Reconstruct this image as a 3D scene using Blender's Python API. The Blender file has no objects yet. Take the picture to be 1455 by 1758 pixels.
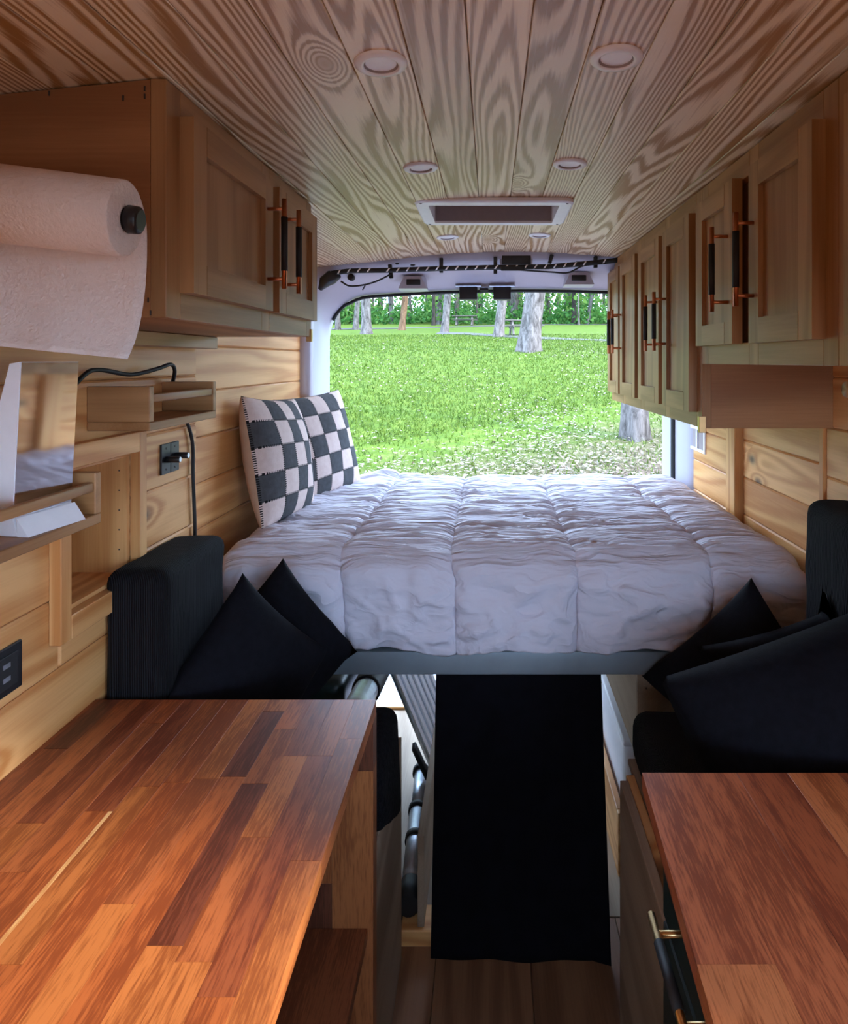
import bpy, bmesh, math, random
from mathutils import Vector, Matrix, noise as mn
random.seed(7)
scene = bpy.context.scene
COL = scene.collection
PI = math.pi

# ------------------------------------------------------------------ camera
CAM_Z = 1.62
cam_data = bpy.data.cameras.new('camera')
cam = bpy.data.objects.new('camera', cam_data); COL.objects.link(cam)
cam.location = (0, 0, CAM_Z); cam.rotation_euler = (PI/2, 0, 0)
cam_data.sensor_fit = 'AUTO'; cam_data.sensor_width = 36.0
cam_data.lens = 36.0*1050/1758
cam_data.shift_x = -(842-727.5)/1758
cam_data.shift_y = -(879-620)/1758
cam_data.clip_start = 0.02; cam_data.clip_end = 500
scene.camera = cam

# ------------------------------------------------------------------ world, sun, exposure
world = bpy.data.worlds.new('world'); scene.world = world; world.use_nodes = True
bg = world.node_tree.nodes['Background']
bg.inputs[0].default_value = (0.53, 0.72, 1.0, 1); bg.inputs[1].default_value = 6.8
sun_d = bpy.data.lights.new('sun', 'SUN'); sun = bpy.data.objects.new('sun', sun_d); COL.objects.link(sun)
sun_d.energy = 4.6; sun_d.angle = math.radians(9); sun_d.color = (1.0, 0.86, 0.70)
sun.rotation_euler = Vector((-0.80, 0.36, -0.44)).to_track_quat('-Z', 'Y').to_euler()
scene.view_settings.view_transform = 'Standard'; scene.view_settings.look = 'None'
scene.view_settings.gamma = 1.0; scene.view_settings.use_curve_mapping = False
scene.view_settings.exposure = 1.0
try:
    scene.cycles.max_bounces = 10; scene.cycles.diffuse_bounces = 6
    scene.cycles.use_denoising = True
except Exception: pass

# ------------------------------------------------------------------ node helpers
def new_mat(name):
    m = bpy.data.materials.new(name); m.use_nodes = True
    nt = m.node_tree; b = nt.nodes['Principled BSDF']
    return m, nt, b
def N(nt, t, **kw):
    n = nt.nodes.new(t)
    for k, v in kw.items(): setattr(n, k, v)
    return n
def val(nt, sock, v):
    if isinstance(v, (int, float)): sock.default_value = v
    elif isinstance(v, tuple): sock.default_value = v
    else: nt.links.new(v, sock)
def math_n(nt, op, a, b=None, c=None):
    n = N(nt, 'ShaderNodeMath', operation=op)
    val(nt, n.inputs[0], a)
    if b is not None: val(nt, n.inputs[1], b)
    if c is not None: val(nt, n.inputs[2], c)
    return n.outputs[0]
def vmath(nt, op, a, b):
    n = N(nt, 'ShaderNodeVectorMath', operation=op)
    val(nt, n.inputs[0], a); val(nt, n.inputs[1], b)
    return n.outputs[0]
def noise_n(nt, vec, scale=1.0, detail=2.0, rough=0.5, dist=0.0):
    n = N(nt, 'ShaderNodeTexNoise')
    nt.links.new(vec, n.inputs['Vector'])
    n.inputs['Scale'].default_value = scale; n.inputs['Detail'].default_value = detail
    n.inputs['Roughness'].default_value = rough; n.inputs['Distortion'].default_value = dist
    return n.outputs['Fac']
def ramp(nt, fac, stops):
    n = N(nt, 'ShaderNodeValToRGB'); nt.links.new(fac, n.inputs[0])
    cr = n.color_ramp
    while len(cr.elements) > 1: cr.elements.remove(cr.elements[-1])
    cr.elements[0].position, cr.elements[0].color = stops[0][0], c4(stops[0][1])
    for p, c in stops[1:]:
        e = cr.elements.new(p); e.color = c4(c)
    return n.outputs[0]
def c4(c): return (c[0], c[1], c[2], 1.0)
def mix(nt, fac, a, b, mode='MIX'):
    n = N(nt, 'ShaderNodeMix', data_type='RGBA', blend_type=mode)
    val(nt, n.inputs[0], fac)
    val(nt, n.inputs[6], c4(a) if isinstance(a, tuple) else a)
    val(nt, n.inputs[7], c4(b) if isinstance(b, tuple) else b)
    return n.outputs[2]
def bump(nt, bsdf, h, strength=0.3, dist=0.002):
    n = N(nt, 'ShaderNodeBump'); n.inputs['Strength'].default_value = strength; n.inputs['Distance'].default_value = dist
    nt.links.new(h, n.inputs['Height']); nt.links.new(n.outputs[0], bsdf.inputs['Normal'])

def srgb(r, g, b):
    f = lambda v: (v/255/12.92) if v/255 <= 0.04045 else ((v/255+0.055)/1.055)**2.4
    return (f(r), f(g), f(b))

def wood(name, axis, light, dark, contour=10.0, across=7.0, along=0.9, fiber=0.35, rough=0.5,
         var=0.12, knots=0.0, knot_col=(0.09, 0.045, 0.02), soft=(0.35, 0.65), spec=0.4, bump_s=0.15, fiber_scale=220.0, detail=1.5, straight=0.0, flat=0, fiber_along=7.0):
    """annual rings as contour lines of a stretched noise, plus fibres, per-piece variation and knots"""
    m, nt, b = new_mat(name)
    tc = N(nt, 'ShaderNodeTexCoord'); oi = N(nt, 'ShaderNodeObjectInfo')
    rnd = oi.outputs['Random']
    off = N(nt, 'ShaderNodeCombineXYZ')
    nt.links.new(math_n(nt, 'MULTIPLY', rnd, 37.0), off.inputs[0])
    nt.links.new(math_n(nt, 'MULTIPLY', rnd, 91.0), off.inputs[1])
    nt.links.new(math_n(nt, 'MULTIPLY', rnd, 53.0), off.inputs[2])
    base = vmath(nt, 'ADD', tc.outputs['Object'], off.outputs[0])
    sc = [across]*3; sc['xyz'.index(axis)] = along
    v1 = vmath(nt, 'MULTIPLY', base, tuple(sc))
    n1 = noise_n(nt, v1, 1.0, detail, 0.45)
    if straight:
        sp = N(nt, 'ShaderNodeSeparateXYZ'); nt.links.new(tc.outputs['Object'], sp.inputs[0])
        fr_ = math_n(nt, 'FRACT', math_n(nt, 'MULTIPLY', rnd, 7.13))
        n1 = math_n(nt, 'ADD', n1, math_n(nt, 'MULTIPLY', sp.outputs['xyz'.index(axis)-1 if axis != 'x' else 1], math_n(nt, 'MULTIPLY', math_n(nt, 'POWER', fr_, 1.5), straight)))
    if knots:
        spk = N(nt, 'ShaderNodeSeparateXYZ'); nt.links.new(base, spk.inputs[0])
        cbk = N(nt, 'ShaderNodeCombineXYZ')
        ia = 'xyz'.index(axis); ib = {'x': 2, 'y': 2, 'z': 1}[axis] if not flat else flat
        nt.links.new(math_n(nt, 'MULTIPLY', spk.outputs[ia], 2.6), cbk.inputs[0]); nt.links.new(math_n(nt, 'MULTIPLY', spk.outputs[0 if flat == 3 else ib], 4.5), cbk.inputs[1])
        vk = cbk.outputs[0]
        vo = N(nt, 'ShaderNodeTexVoronoi', voronoi_dimensions='2D'); nt.links.new(vk, vo.inputs['Vector']); vo.inputs['Scale'].default_value = 1.0
        kd = vo.outputs['Distance']
        sepc = N(nt, 'ShaderNodeSeparateColor'); nt.links.new(vo.outputs['Color'], sepc.inputs[0])
        on = math_n(nt, 'GREATER_THAN', sepc.outputs[0], 1.0-knots)
        bulge = math_n(nt, 'MULTIPLY', on, math_n(nt, 'POWER', 2.718, math_n(nt, 'MULTIPLY', math_n(nt, 'MULTIPLY', kd, kd), -45.0)))
        n1 = math_n(nt, 'ADD', n1, math_n(nt, 'MULTIPLY', bulge, 0.24))
    s = math_n(nt, 'SINE', math_n(nt, 'MULTIPLY', n1, contour*6.283))
    s = math_n(nt, 'MULTIPLY_ADD', s, 0.5, 0.5)
    fs = [fiber_scale]*3; fs['xyz'.index(axis)] = fiber_along
    vf = vmath(nt, 'MULTIPLY', base, tuple(fs))
    nf = noise_n(nt, vf, 1.0, 2.0, 0.6)
    nl = noise_n(nt, vmath(nt, 'MULTIPLY', base, tuple(v*0.55 for v in sc)), 1.0, 2.0, 0.5)
    grain = math_n(nt, 'ADD', s, math_n(nt, 'MULTIPLY', math_n(nt, 'SUBTRACT', nf, 0.5), fiber*2.2))
    col = ramp(nt, grain, [(soft[0], dark), (soft[1], light)])
    v = math_n(nt, 'ADD', math_n(nt, 'MULTIPLY_ADD', rnd, 2*var, 1.0-var), math_n(nt, 'MULTIPLY_ADD', nl, 0.3, -0.15))
    hsv = N(nt, 'ShaderNodeHueSaturation'); nt.links.new(col, hsv.inputs['Color']); nt.links.new(v, hsv.inputs['Value'])
    out = hsv.outputs[0]
    if knots:
        core = math_n(nt, 'MULTIPLY', on, math_n(nt, 'POWER', 2.718, math_n(nt, 'MULTIPLY', math_n(nt, 'MULTIPLY', kd, kd), -190.0)))
        out = mix(nt, math_n(nt, 'MINIMUM', core, 0.9), out, knot_col)
    nt.links.new(out, b.inputs['Base Color'])
    b.inputs['Roughness'].default_value = rough; b.inputs['Specular IOR Level'].default_value = spec
    if bump_s: bump(nt, b, grain, bump_s, 0.0008)
    return m

def plain(name, col, rough=0.5, metal=0.0, spec=0.5, noise_amt=0.0, nscale=40.0, bump_s=0.0, bscale=200.0, bdist=0.001):
    m, nt, b = new_mat(name)
    b.inputs['Roughness'].default_value = rough; b.inputs['Metallic'].default_value = metal
    b.inputs['Specular IOR Level'].default_value = spec
    tc = N(nt, 'ShaderNodeTexCoord')
    n = noise_n(nt, tc.outputs['Object'], nscale, 3.0)
    lo = tuple(max(0, c*(1-noise_amt)) for c in col); hi = tuple(min(1, c*(1+noise_amt)) for c in col)
    nt.links.new(ramp(nt, n, [(0.3, lo), (0.7, hi)]), b.inputs['Base Color'])
    if bump_s: bump(nt, b, noise_n(nt, tc.outputs['Object'], bscale, 3.0), bump_s, bdist)
    return m

M = {}
for ax in 'xyz':
    M['cab'+ax] = wood('cabinet_maple_'+ax, ax, srgb(174, 130, 86), srgb(150, 106, 64), contour=5, across=9, along=0.8, fiber=0.5, rough=0.42, var=0.08, soft=(0.0, 1.0), bump_s=0.05)
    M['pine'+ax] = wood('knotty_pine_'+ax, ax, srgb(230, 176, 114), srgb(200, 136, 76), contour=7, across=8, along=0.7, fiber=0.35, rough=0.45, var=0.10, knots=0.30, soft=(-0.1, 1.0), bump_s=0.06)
    M['ply'+ax] = wood('birch_plywood_'+ax, ax, srgb(176, 126, 82), srgb(146, 98, 60), contour=4, across=4, along=0.6, fiber=0.4, rough=0.5, var=0.06, soft=(-0.2, 1.0), bump_s=0.04)
    M['butcher'+ax] = wood('butcher_block_'+ax, ax, srgb(196, 112, 62), srgb(152, 76, 38), contour=5, across=14, along=1.4, fiber=1.1, rough=0.36, var=0.30, soft=(-0.3, 1.2), spec=0.5, bump_s=0.05, fiber_scale=260)
M['ceil'] = wood('ceiling_pine', 'y', srgb(236, 214, 184), srgb(168, 124, 74), contour=21, across=5.5, along=0.55, straight=5.0, flat=3, fiber=0.6, rough=0.34, var=0.07, knots=0.05, knot_col=srgb(190, 150, 105), soft=(0.12, 0.80), spec=0.55, bump_s=0.12, detail=2.0)
M['floorw'] = wood('floor_vinyl_oak', 'y', srgb(150, 108, 78), srgb(122, 84, 60), contour=5, across=8, along=0.7, fiber=0.5, rough=0.45, var=0.08, soft=(-0.2, 1.1), bump_s=0.05)
M['dim_ply'] = wood('weathered_ply', 'y', srgb(168, 146, 122), srgb(138, 116, 94), contour=4, across=5, along=0.7, fiber=0.5, rough=0.6, var=0.05, soft=(-0.3, 1.2))
M['white_paint'] = plain('white_van_paint', srgb(182, 178, 190), 0.28, spec=0.6, noise_amt=0.02, nscale=6)
M['white_plastic'] = plain('white_plastic', srgb(242, 242, 246), 0.4, noise_amt=0.02)
M['grey_plastic'] = plain('grey_shade', srgb(150, 138, 138), 0.6, noise_amt=0.04)
M['black_plastic'] = plain('black_plastic', (0.012, 0.012, 0.014), 0.35, noise_amt=0.1)
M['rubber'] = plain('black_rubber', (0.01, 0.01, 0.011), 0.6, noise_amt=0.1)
M['copper'] = plain('brushed_copper', srgb(200, 128, 88), 0.3, metal=1.0, noise_amt=0.08, nscale=90)
M['brass'] = plain('brass', srgb(214, 178, 124), 0.3, metal=1.0, noise_amt=0.05)
M['steel'] = plain('galvanised_steel', srgb(204, 212, 222), 0.42, metal=1.0, noise_amt=0.12, nscale=30)
M['frame_steel'] = plain('grey_painted_steel', srgb(140, 152, 160), 0.4, metal=0.2, noise_amt=0.08, nscale=12)
M['green_paint'] = plain('dark_green_paint', srgb(28, 46, 46), 0.4, noise_amt=0.1, nscale=8)
M['black_fabric'] = plain('black_cotton', (0.0038, 0.0038, 0.0062), 0.9, spec=0.15, noise_amt=0.35, nscale=60, bump_s=0.5, bscale=420)
M['black_cloth'] = plain('black_curtain_cloth', (0.004, 0.004, 0.0065), 0.92, spec=0.1, noise_amt=0.3, nscale=20, bump_s=0.3, bscale=300)
M['fleece'] = plain('black_fleece', (0.007, 0.007, 0.009), 0.95, spec=0.1, noise_amt=0.5, nscale=90, bump_s=1.0, bscale=90, bdist=0.01)
M['duvet'] = plain('white_microfibre', srgb(226, 220, 226), 0.72, spec=0.25, noise_amt=0.015, nscale=5, bump_s=0.12, bscale=24, bdist=0.01)
def duvet_mat():
    m, nt, b = new_mat('white_microfibre_quilt')
    tc = N(nt, 'ShaderNodeTexCoord'); g = tc.outputs['Object']
    b.inputs['Base Color'].default_value = c4(srgb(208, 205, 217)); b.inputs['Roughness'].default_value = 0.7; b.inputs['Specular IOR Level'].default_value = 0.25
    wv = N(nt, 'ShaderNodeTexNoise'); nt.links.new(vmath(nt, 'MULTIPLY', g, (5, 5, 5)), wv.inputs['Vector']); wv.inputs['Scale'].default_value = 1.0
    warped = vmath(nt, 'ADD', g, vmath(nt, 'MULTIPLY', wv.outputs['Color'], (0.08, 0.05, 0.05)))
    a = noise_n(nt, vmath(nt, 'MULTIPLY', warped, (7, 46, 16)), 1.0, 2.0, 0.5)
    r = math_n(nt, 'SUBTRACT', 1.0, math_n(nt, 'ABSOLUTE', math_n(nt, 'MULTIPLY_ADD', a, 5.0, -2.5)))
    r = math_n(nt, 'MAXIMUM', r, 0.0)
    f = noise_n(nt, vmath(nt, 'MULTIPLY', g, (30, 90, 60)), 1.0, 2.0)
    bump(nt, b, math_n(nt, 'ADD', r, math_n(nt, 'MULTIPLY', f, 0.35)), 0.55, 0.007)
    return m
M['duvet'] = duvet_mat()
M['mattress'] = plain('mattress_ticking', srgb(215, 212, 215), 0.8, noise_amt=0.03)
M['paper'] = plain('paper_towel', srgb(236, 222, 214), 0.9, spec=0.1, noise_amt=0.02, bump_s=0.9, bscale=150, bdist=0.004)
M['chrome'] = plain('mirror_chrome', (0.82, 0.82, 0.85), 0.05, metal=1.0)
M['dull_bolt'] = plain('dark_fastener', (0.05, 0.04, 0.035), 0.5)
M['tan_fabric'] = plain('tan_velvet', srgb(186, 150, 122), 0.9, spec=0.1, noise_amt=0.06, nscale=30, bump_s=0.3, bscale=300)

def make_cord():
    m, nt, b = new_mat('black_corduroy')
    tc = N(nt, 'ShaderNodeTexCoord')
    w = N(nt, 'ShaderNodeTexWave', wave_type='BANDS', bands_direction='DIAGONAL')
    nt.links.new(vmath(nt, 'MULTIPLY', tc.outputs['Object'], (1.0, 1.0, 0.0)), w.inputs['Vector'])
    w.inputs['Scale'].default_value = 130; w.inputs['Distortion'].default_value = 1.6; w.inputs['Detail'].default_value = 1; w.inputs['Detail Scale'].default_value = 1.2
    nt.links.new(ramp(nt, w.outputs['Fac'], [(0.2, (0.003, 0.003, 0.004)), (0.8, (0.010, 0.010, 0.013))]), b.inputs['Base Color'])
    b.inputs['Roughness'].default_value = 0.85; b.inputs['Specular IOR Level'].default_value = 0.2
    bump(nt, b, w.outputs['Fac'], 0.9, 0.003)
    return m
M['corduroy'] = make_cord()

def make_checker():
    m, nt, b = new_mat('checkered_velvet')
    uv = N(nt, 'ShaderNodeUVMap'); uv.uv_map = 'UVMap'
    sep = N(nt, 'ShaderNodeSeparateXYZ'); nt.links.new(uv.outputs[0], sep.inputs[0])
    n5 = 5.0
    U = math_n(nt, 'MULTIPLY', sep.outputs[0], n5); V = math_n(nt, 'MULTIPLY', sep.outputs[1], n5)
    # tiny zig-zag edges
    U2 = math_n(nt, 'ADD', U, math_n(nt, 'MULTIPLY', math_n(nt, 'PINGPONG', math_n(nt, 'MULTIPLY', V, 12.0), 0.5), 0.06))
    V2 = math_n(nt, 'ADD', V, math_n(nt, 'MULTIPLY', math_n(nt, 'PINGPONG', math_n(nt, 'MULTIPLY', U, 12.0), 0.5), 0.06))
    par = math_n(nt, 'MODULO', math_n(nt, 'ADD', math_n(nt, 'FLOOR', U2), math_n(nt, 'FLOOR', V2)), 2.0)
    fu = math_n(nt, 'PINGPONG', U, 0.5); fv = math_n(nt, 'PINGPONG', V, 0.5)
    su = math_n(nt, 'MULTIPLY', math_n(nt, 'LESS_THAN', fu, 0.045), math_n(nt, 'GREATER_THAN', math_n(nt, 'SINE', math_n(nt, 'MULTIPLY', V, 75.0)), 0.0))
    sv = math_n(nt, 'MULTIPLY', math_n(nt, 'LESS_THAN', fv, 0.045), math_n(nt, 'GREATER_THAN', math_n(nt, 'SINE', math_n(nt, 'MULTIPLY', U, 75.0)), 0.0))
    st = math_n(nt, 'MAXIMUM', su, sv)
    tc = N(nt, 'ShaderNodeTexCoord')
    nz = noise_n(nt, tc.outputs['Object'], 60, 3)
    cl = mix(nt, nz, srgb(206, 182, 172), srgb(226, 208, 200)); cd = mix(nt, nz, srgb(62, 62, 64), srgb(88, 90, 92))
    col = mix(nt, par, cl, cd)
    col = mix(nt, st, col, (0.012, 0.011, 0.012))
    nt.links.new(col, b.inputs['Base Color']); b.inputs['Roughness'].default_value = 0.9; b.inputs['Specular IOR Level'].default_value = 0.15
    bump(nt, b, noise_n(nt, tc.outputs['Object'], 350, 3), 0.3, 0.002)
    return m
M['checker'] = make_checker()

def make_grass():
    m, nt, b = new_mat('lawn')
    tc = N(nt, 'ShaderNodeTexCoord'); g = tc.outputs['Object']
    big = noise_n(nt, vmath(nt, 'MULTIPLY', g, (0.35, 0.9, 0.0)), 1.0, 3)
    mid = noise_n(nt, vmath(nt, 'MULTIPLY', g, (2.0, 4.0, 0.0)), 1.0, 4, 0.65)
    fine = noise_n(nt, vmath(nt, 'MULTIPLY', g, (22.0, 9.0, 0.0)), 1.0, 3, 0.7)
    f = math_n(nt, 'ADD', math_n(nt, 'MULTIPLY', mid, 0.6), math_n(nt, 'MULTIPLY', fine, 0.4))
    c = ramp(nt, f, [(0.30, srgb(38, 58, 12)), (0.5, srgb(66, 84, 22)), (0.68, srgb(98, 108, 44))])
    c = mix(nt, math_n(nt, 'MULTIPLY', big, 0.5), c, srgb(72, 92, 26))
    # bare leafy earth close behind the van, on the side of the big tree
    s = N(nt, 'ShaderNodeSeparateXYZ'); nt.links.new(g, s.inputs[0])
    d = math_n(nt, 'ADD', math_n(nt, 'MULTIPLY', s.outputs[0], 0.42), math_n(nt, 'MULTIPLY', s.outputs[1], -0.62))
    d = math_n(nt, 'ADD', d, math_n(nt, 'MULTIPLY', mid, 2.4))
    msk = ramp(nt, math_n(nt, 'MULTIPLY_ADD', d, 0.32, 1.62), [(0.35, (0, 0, 0)), (0.85, (1, 1, 1))])
    earth = ramp(nt, fine, [(0.3, srgb(54, 44, 36)), (0.55, srgb(92, 78, 68)), (0.75, srgb(124, 110, 104))])
    c = mix(nt, msk, c, earth)
    nt.links.new(c, b.inputs['Base Color']); b.inputs['Roughness'].default_value = 0.9; b.inputs['Specular IOR Level'].default_value = 0.1
    bump(nt, b, f, 0.6, 0.05)
    return m
M['lawn'] = make_grass()
def leafy(name, cols, rough=0.7, trans=0.3):
    m, nt, b = new_mat(name)
    geo = N(nt, 'ShaderNodeNewGeometry')
    c = ramp(nt, geo.outputs['Random Per Island'], [(i/max(1, len(cols)-1), q) for i, q in enumerate(cols)])
    nt.links.new(c, b.inputs['Base Color']); b.inputs['Roughness'].default_value = rough; b.inputs['Specular IOR Level'].default_value = 0.2
    if trans:
        tr = N(nt, 'ShaderNodeBsdfTranslucent'); nt.links.new(c, tr.inputs[0])
        mx = N(nt, 'ShaderNodeMixShader'); mx.inputs[0].default_value = trans
        nt.links.new(b.outputs[0], mx.inputs[1]); nt.links.new(tr.outputs[0], mx.inputs[2])
        nt.links.new(mx.outputs[0], nt.nodes['Material Output'].inputs[0])
    return m
M['blades'] = leafy('grass_blades', [srgb(44, 64, 14), srgb(66, 88, 24), srgb(96, 110, 46)], trans=0.35)
M['leaves'] = leafy('spring_leaves', [srgb(48, 88, 34), srgb(74, 120, 52), srgb(108, 138, 64), srgb(88, 112, 62)], trans=0.4)
M['under'] = leafy('undergrowth_leaves', [srgb(40, 82, 32), srgb(62, 108, 48), srgb(86, 120, 54)], trans=0.35)
M['litter'] = leafy('fallen_petals', [srgb(128, 120, 112), srgb(112, 98, 84), srgb(140, 136, 130), srgb(98, 84, 66)], trans=0.0)
def bark(name, a, b2):
    m, nt, b = new_mat(name)
    tc = N(nt, 'ShaderNodeTexCoord'); v = vmath(nt, 'MULTIPLY', tc.outputs['Object'], (9, 9, 2.6))
    n = noise_n(nt, v, 1.0, 5, 0.7, 0.6)
    nt.links.new(ramp(nt, n, [(0.35, a), (0.65, b2)]), b.inputs['Base Color']); b.inputs['Roughness'].default_value = 0.95
    b.inputs['Specular IOR Level'].default_value = 0.1
    bump(nt, b, n, 0.9, 0.04); return m
M['bark'] = bark('grey_bark', srgb(54, 50, 48), srgb(112, 106, 104))
M['bark_dark'] = bark('dark_bark', srgb(36, 32, 30), srgb(66, 60, 56))
M['bark_tan'] = bark('tan_bark', srgb(72, 52, 38), srgb(122, 96, 76))
M['gravel'] = plain('gravel_path', srgb(62, 60, 61), 0.9, noise_amt=0.2, nscale=3)
M['table_wood'] = plain('weathered_table_wood', srgb(90, 84, 80), 0.8, noise_amt=0.12, nscale=6)

# ------------------------------------------------------------------ mesh helpers
WL = {}
def reg(o, loc, parent):
    COL.objects.link(o); WL[o.name] = Vector(loc)
    if parent is not None:
        o.parent = parent; o.location = Vector(loc) - WL[parent.name]
    else: o.location = loc
    return o
def tag(o, label=None, cat=None, group=None, kind=None):
    if label: o['label'] = label
    if cat: o['category'] = cat
    if group: o['group'] = group
    if kind: o['kind'] = kind
    return o
def thing(name, loc, label, cat, group=None):
    o = bpy.data.objects.new(name, None); o.empty_display_size = 0.05
    reg(o, loc, None); return tag(o, label, cat, group)
def mesh_obj(name, me, mat, loc=(0, 0, 0), parent=None, smooth=False):
    if mat is not None and not me.materials: me.materials.append(mat)
    if smooth:
        for p in me.polygons: p.use_smooth = True
    o = bpy.data.objects.new(name, me)
    return reg(o, loc, parent)
def raw(name, verts, faces, mat, parent=None, loc=None, smooth=False):
    """verts in world coordinates; the origin goes to loc or the bounding-box centre"""
    if loc is None:
        lo = [min(v[i] for v in verts) for i in range(3)]; hi = [max(v[i] for v in verts) for i in range(3)]
        loc = [(a+b)/2 for a, b in zip(lo, hi)]
    me = bpy.data.meshes.new(name)
    me.from_pydata([(v[0]-loc[0], v[1]-loc[1], v[2]-loc[2]) for v in verts], [], faces); me.update()
    return mesh_obj(name, me, mat, loc, parent, smooth)
_cache = {}
def box_mesh(sx, sy, sz, bev, seg, mat, key_extra=''):
    k = (round(sx, 4), round(sy, 4), round(sz, 4), bev, seg, mat.name, key_extra)
    if k in _cache: return _cache[k]
    bm = bmesh.new(); bmesh.ops.create_cube(bm, size=1.0)
    for v in bm.verts: v.co = Vector((v.co.x*sx, v.co.y*sy, v.co.z*sz))
    if bev:
        bmesh.ops.bevel(bm, geom=list(bm.edges), offset=min(bev, 0.45*min(sx, sy, sz)), segments=seg, profile=0.5, affect='EDGES')
    me = bpy.data.meshes.new('box'); bm.to_mesh(me); bm.free()
    me.materials.append(mat)
    if seg > 1:
        for p in me.polygons: p.use_smooth = True
    _cache[k] = me
    return me
def box(name, lo, hi, mat, parent=None, bev=0.0015, seg=1, rot=None):
    c = [(a+b)/2 for a, b in zip(lo, hi)]
    me = box_mesh(hi[0]-lo[0], hi[1]-lo[1], hi[2]-lo[2], bev, seg, mat)
    o = mesh_obj(name, me, None, c, parent)
    if rot: o.rotation_euler = rot
    return o
def tube_data(pts, rad, n=12, cap=True):
    pts = [Vector(p) for p in pts]
    if not hasattr(rad, '__len__'): rad = [rad]*len(pts)
    vs, fs = [], []
    prev = None
    for i, p in enumerate(pts):
        t = (pts[min(i+1, len(pts)-1)] - pts[max(i-1, 0)]).normalized()
        if prev is None:
            a = Vector((0, 0, 1)) if abs(t.z) < 0.9 else Vector((1, 0, 0))
            u = t.cross(a).normalized()
        else:
            u = (prev - t*prev.dot(t)).normalized()
        prev = u; w = t.cross(u)
        for k in range(n):
            a = 2*PI*k/n
            vs.append(p + (u*math.cos(a) + w*math.sin(a))*rad[i])
    for i in range(len(pts)-1):
        for k in range(n):
            fs.append((i*n+k, i*n+(k+1) % n, (i+1)*n+(k+1) % n, (i+1)*n+k))
    if cap:
        fs.append(tuple(reversed(range(n)))); fs.append(tuple((len(pts)-1)*n+k for k in range(n)))
    return vs, fs
def tube(name, pts, rad, mat, parent=None, n=12, smooth=True):
    vs, fs = tube_data(pts, rad, n)
    o = raw(name, vs, fs, mat, parent)
    if smooth:
        for p in o.data.polygons: p.use_smooth = len(p.vertices) == 4
    return o
def multi_tube(name, list_of, mat, parent=None):
    vs, fs = [], []
    for pts, r, n in list_of:
        v, f = tube_data(pts, r, n); o = len(vs); vs += v; fs += [tuple(i+o for i in q) for q in f]
    o = raw(name, vs, fs, mat, parent)
    for p in o.data.polygons: p.use_smooth = len(p.vertices) == 4
    return o
def lathe(name, prof, mat, loc, parent=None, n=40, axis='z', rot=None):
    vs, fs = [], []
    for r, z in prof:
        for k in range(n):
            a = 2*PI*k/n; vs.append((r*math.cos(a), r*math.sin(a), z))
    for i in range(len(prof)-1):
        for k in range(n):
            fs.append((i*n+k, i*n+(k+1) % n, (i+1)*n+(k+1) % n, (i+1)*n+k))
    me = bpy.data.meshes.new(name); me.from_pydata(vs, [], fs); me.update()
    o = mesh_obj(name, me, mat, loc, parent, True)
    if rot: o.rotation_euler = rot
    return o
def curve_pts(ctrl, n=8):
    """Catmull-Rom through control points"""
    c = [Vector(p) for p in ctrl]; c = [c[0]*2-c[1]] + c + [c[-1]*2-c[-2]]
    out = []
    for i in range(1, len(c)-2):
        for k in range(n):
            t = k/n; p0, p1, p2, p3 = c[i-1], c[i], c[i+1], c[i+2]
            out.append(0.5*((2*p1)+(p2-p0)*t+(2*p0-5*p1+4*p2-p3)*t*t+(3*p1-p0-3*p2+p3)*t**3))
    out.append(c[-2]); return out
def rot_about(o, pivot, eul):
    """turn a top-level thing whose empty sits at its pivot"""
    o.rotation_euler = eul

# ================================================================== SETTING
XL, XLR, XR = -0.83, -0.872, 0.935     # faces of the wall boards
CC = 0.012
def hc(X):                            # ceiling height above the floor
    x = X-CC
    if x < -0.5: return CAM_Z + 0.46 + 0.10*(x+0.5)
    if x > 0.56: return CAM_Z + 0.4736 - 0.10*(x-0.56)
    return CAM_Z + 0.5 + 0.02*x - 0.12*x*x
Y_FRONT, Y_REAR = -1.2, 2.80

# floor
fl = box('floor', (-0.95, Y_FRONT, -0.06), (1.0, 3.0, -0.012), M['dim_ply'], None, 0); tag(fl, 'plywood subfloor of the van', None, kind='structure')
seams = [-0.92, -0.658, -0.403, -0.148, 0.107, 0.362, 0.617, 0.872]
for a, b in zip(seams[:-1], seams[1:]):
    box('floor_plank', (a+0.001, Y_FRONT, -0.012), (b-0.001, 1.78, 0.0), M['floorw'], fl, 0.001)
box('rear_floor_sheet', (-0.92, 1.785, -0.012), (0.95, 2.84, 0.0), M['dim_ply'], fl, 0.001)
box('threshold_strip', (-0.8, 2.842, -0.012), (0.85, 2.90, 0.012), M['piney' if False else 'pinex'], fl, 0.003)
sill = box('trim_1', (-0.86, 2.90, -0.09), (0.92, 3.22, -0.004), M['white_paint'], None, 0.01, 2); tag(sill, 'pale blue-white painted rear door sill', None, kind='structure')

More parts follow.
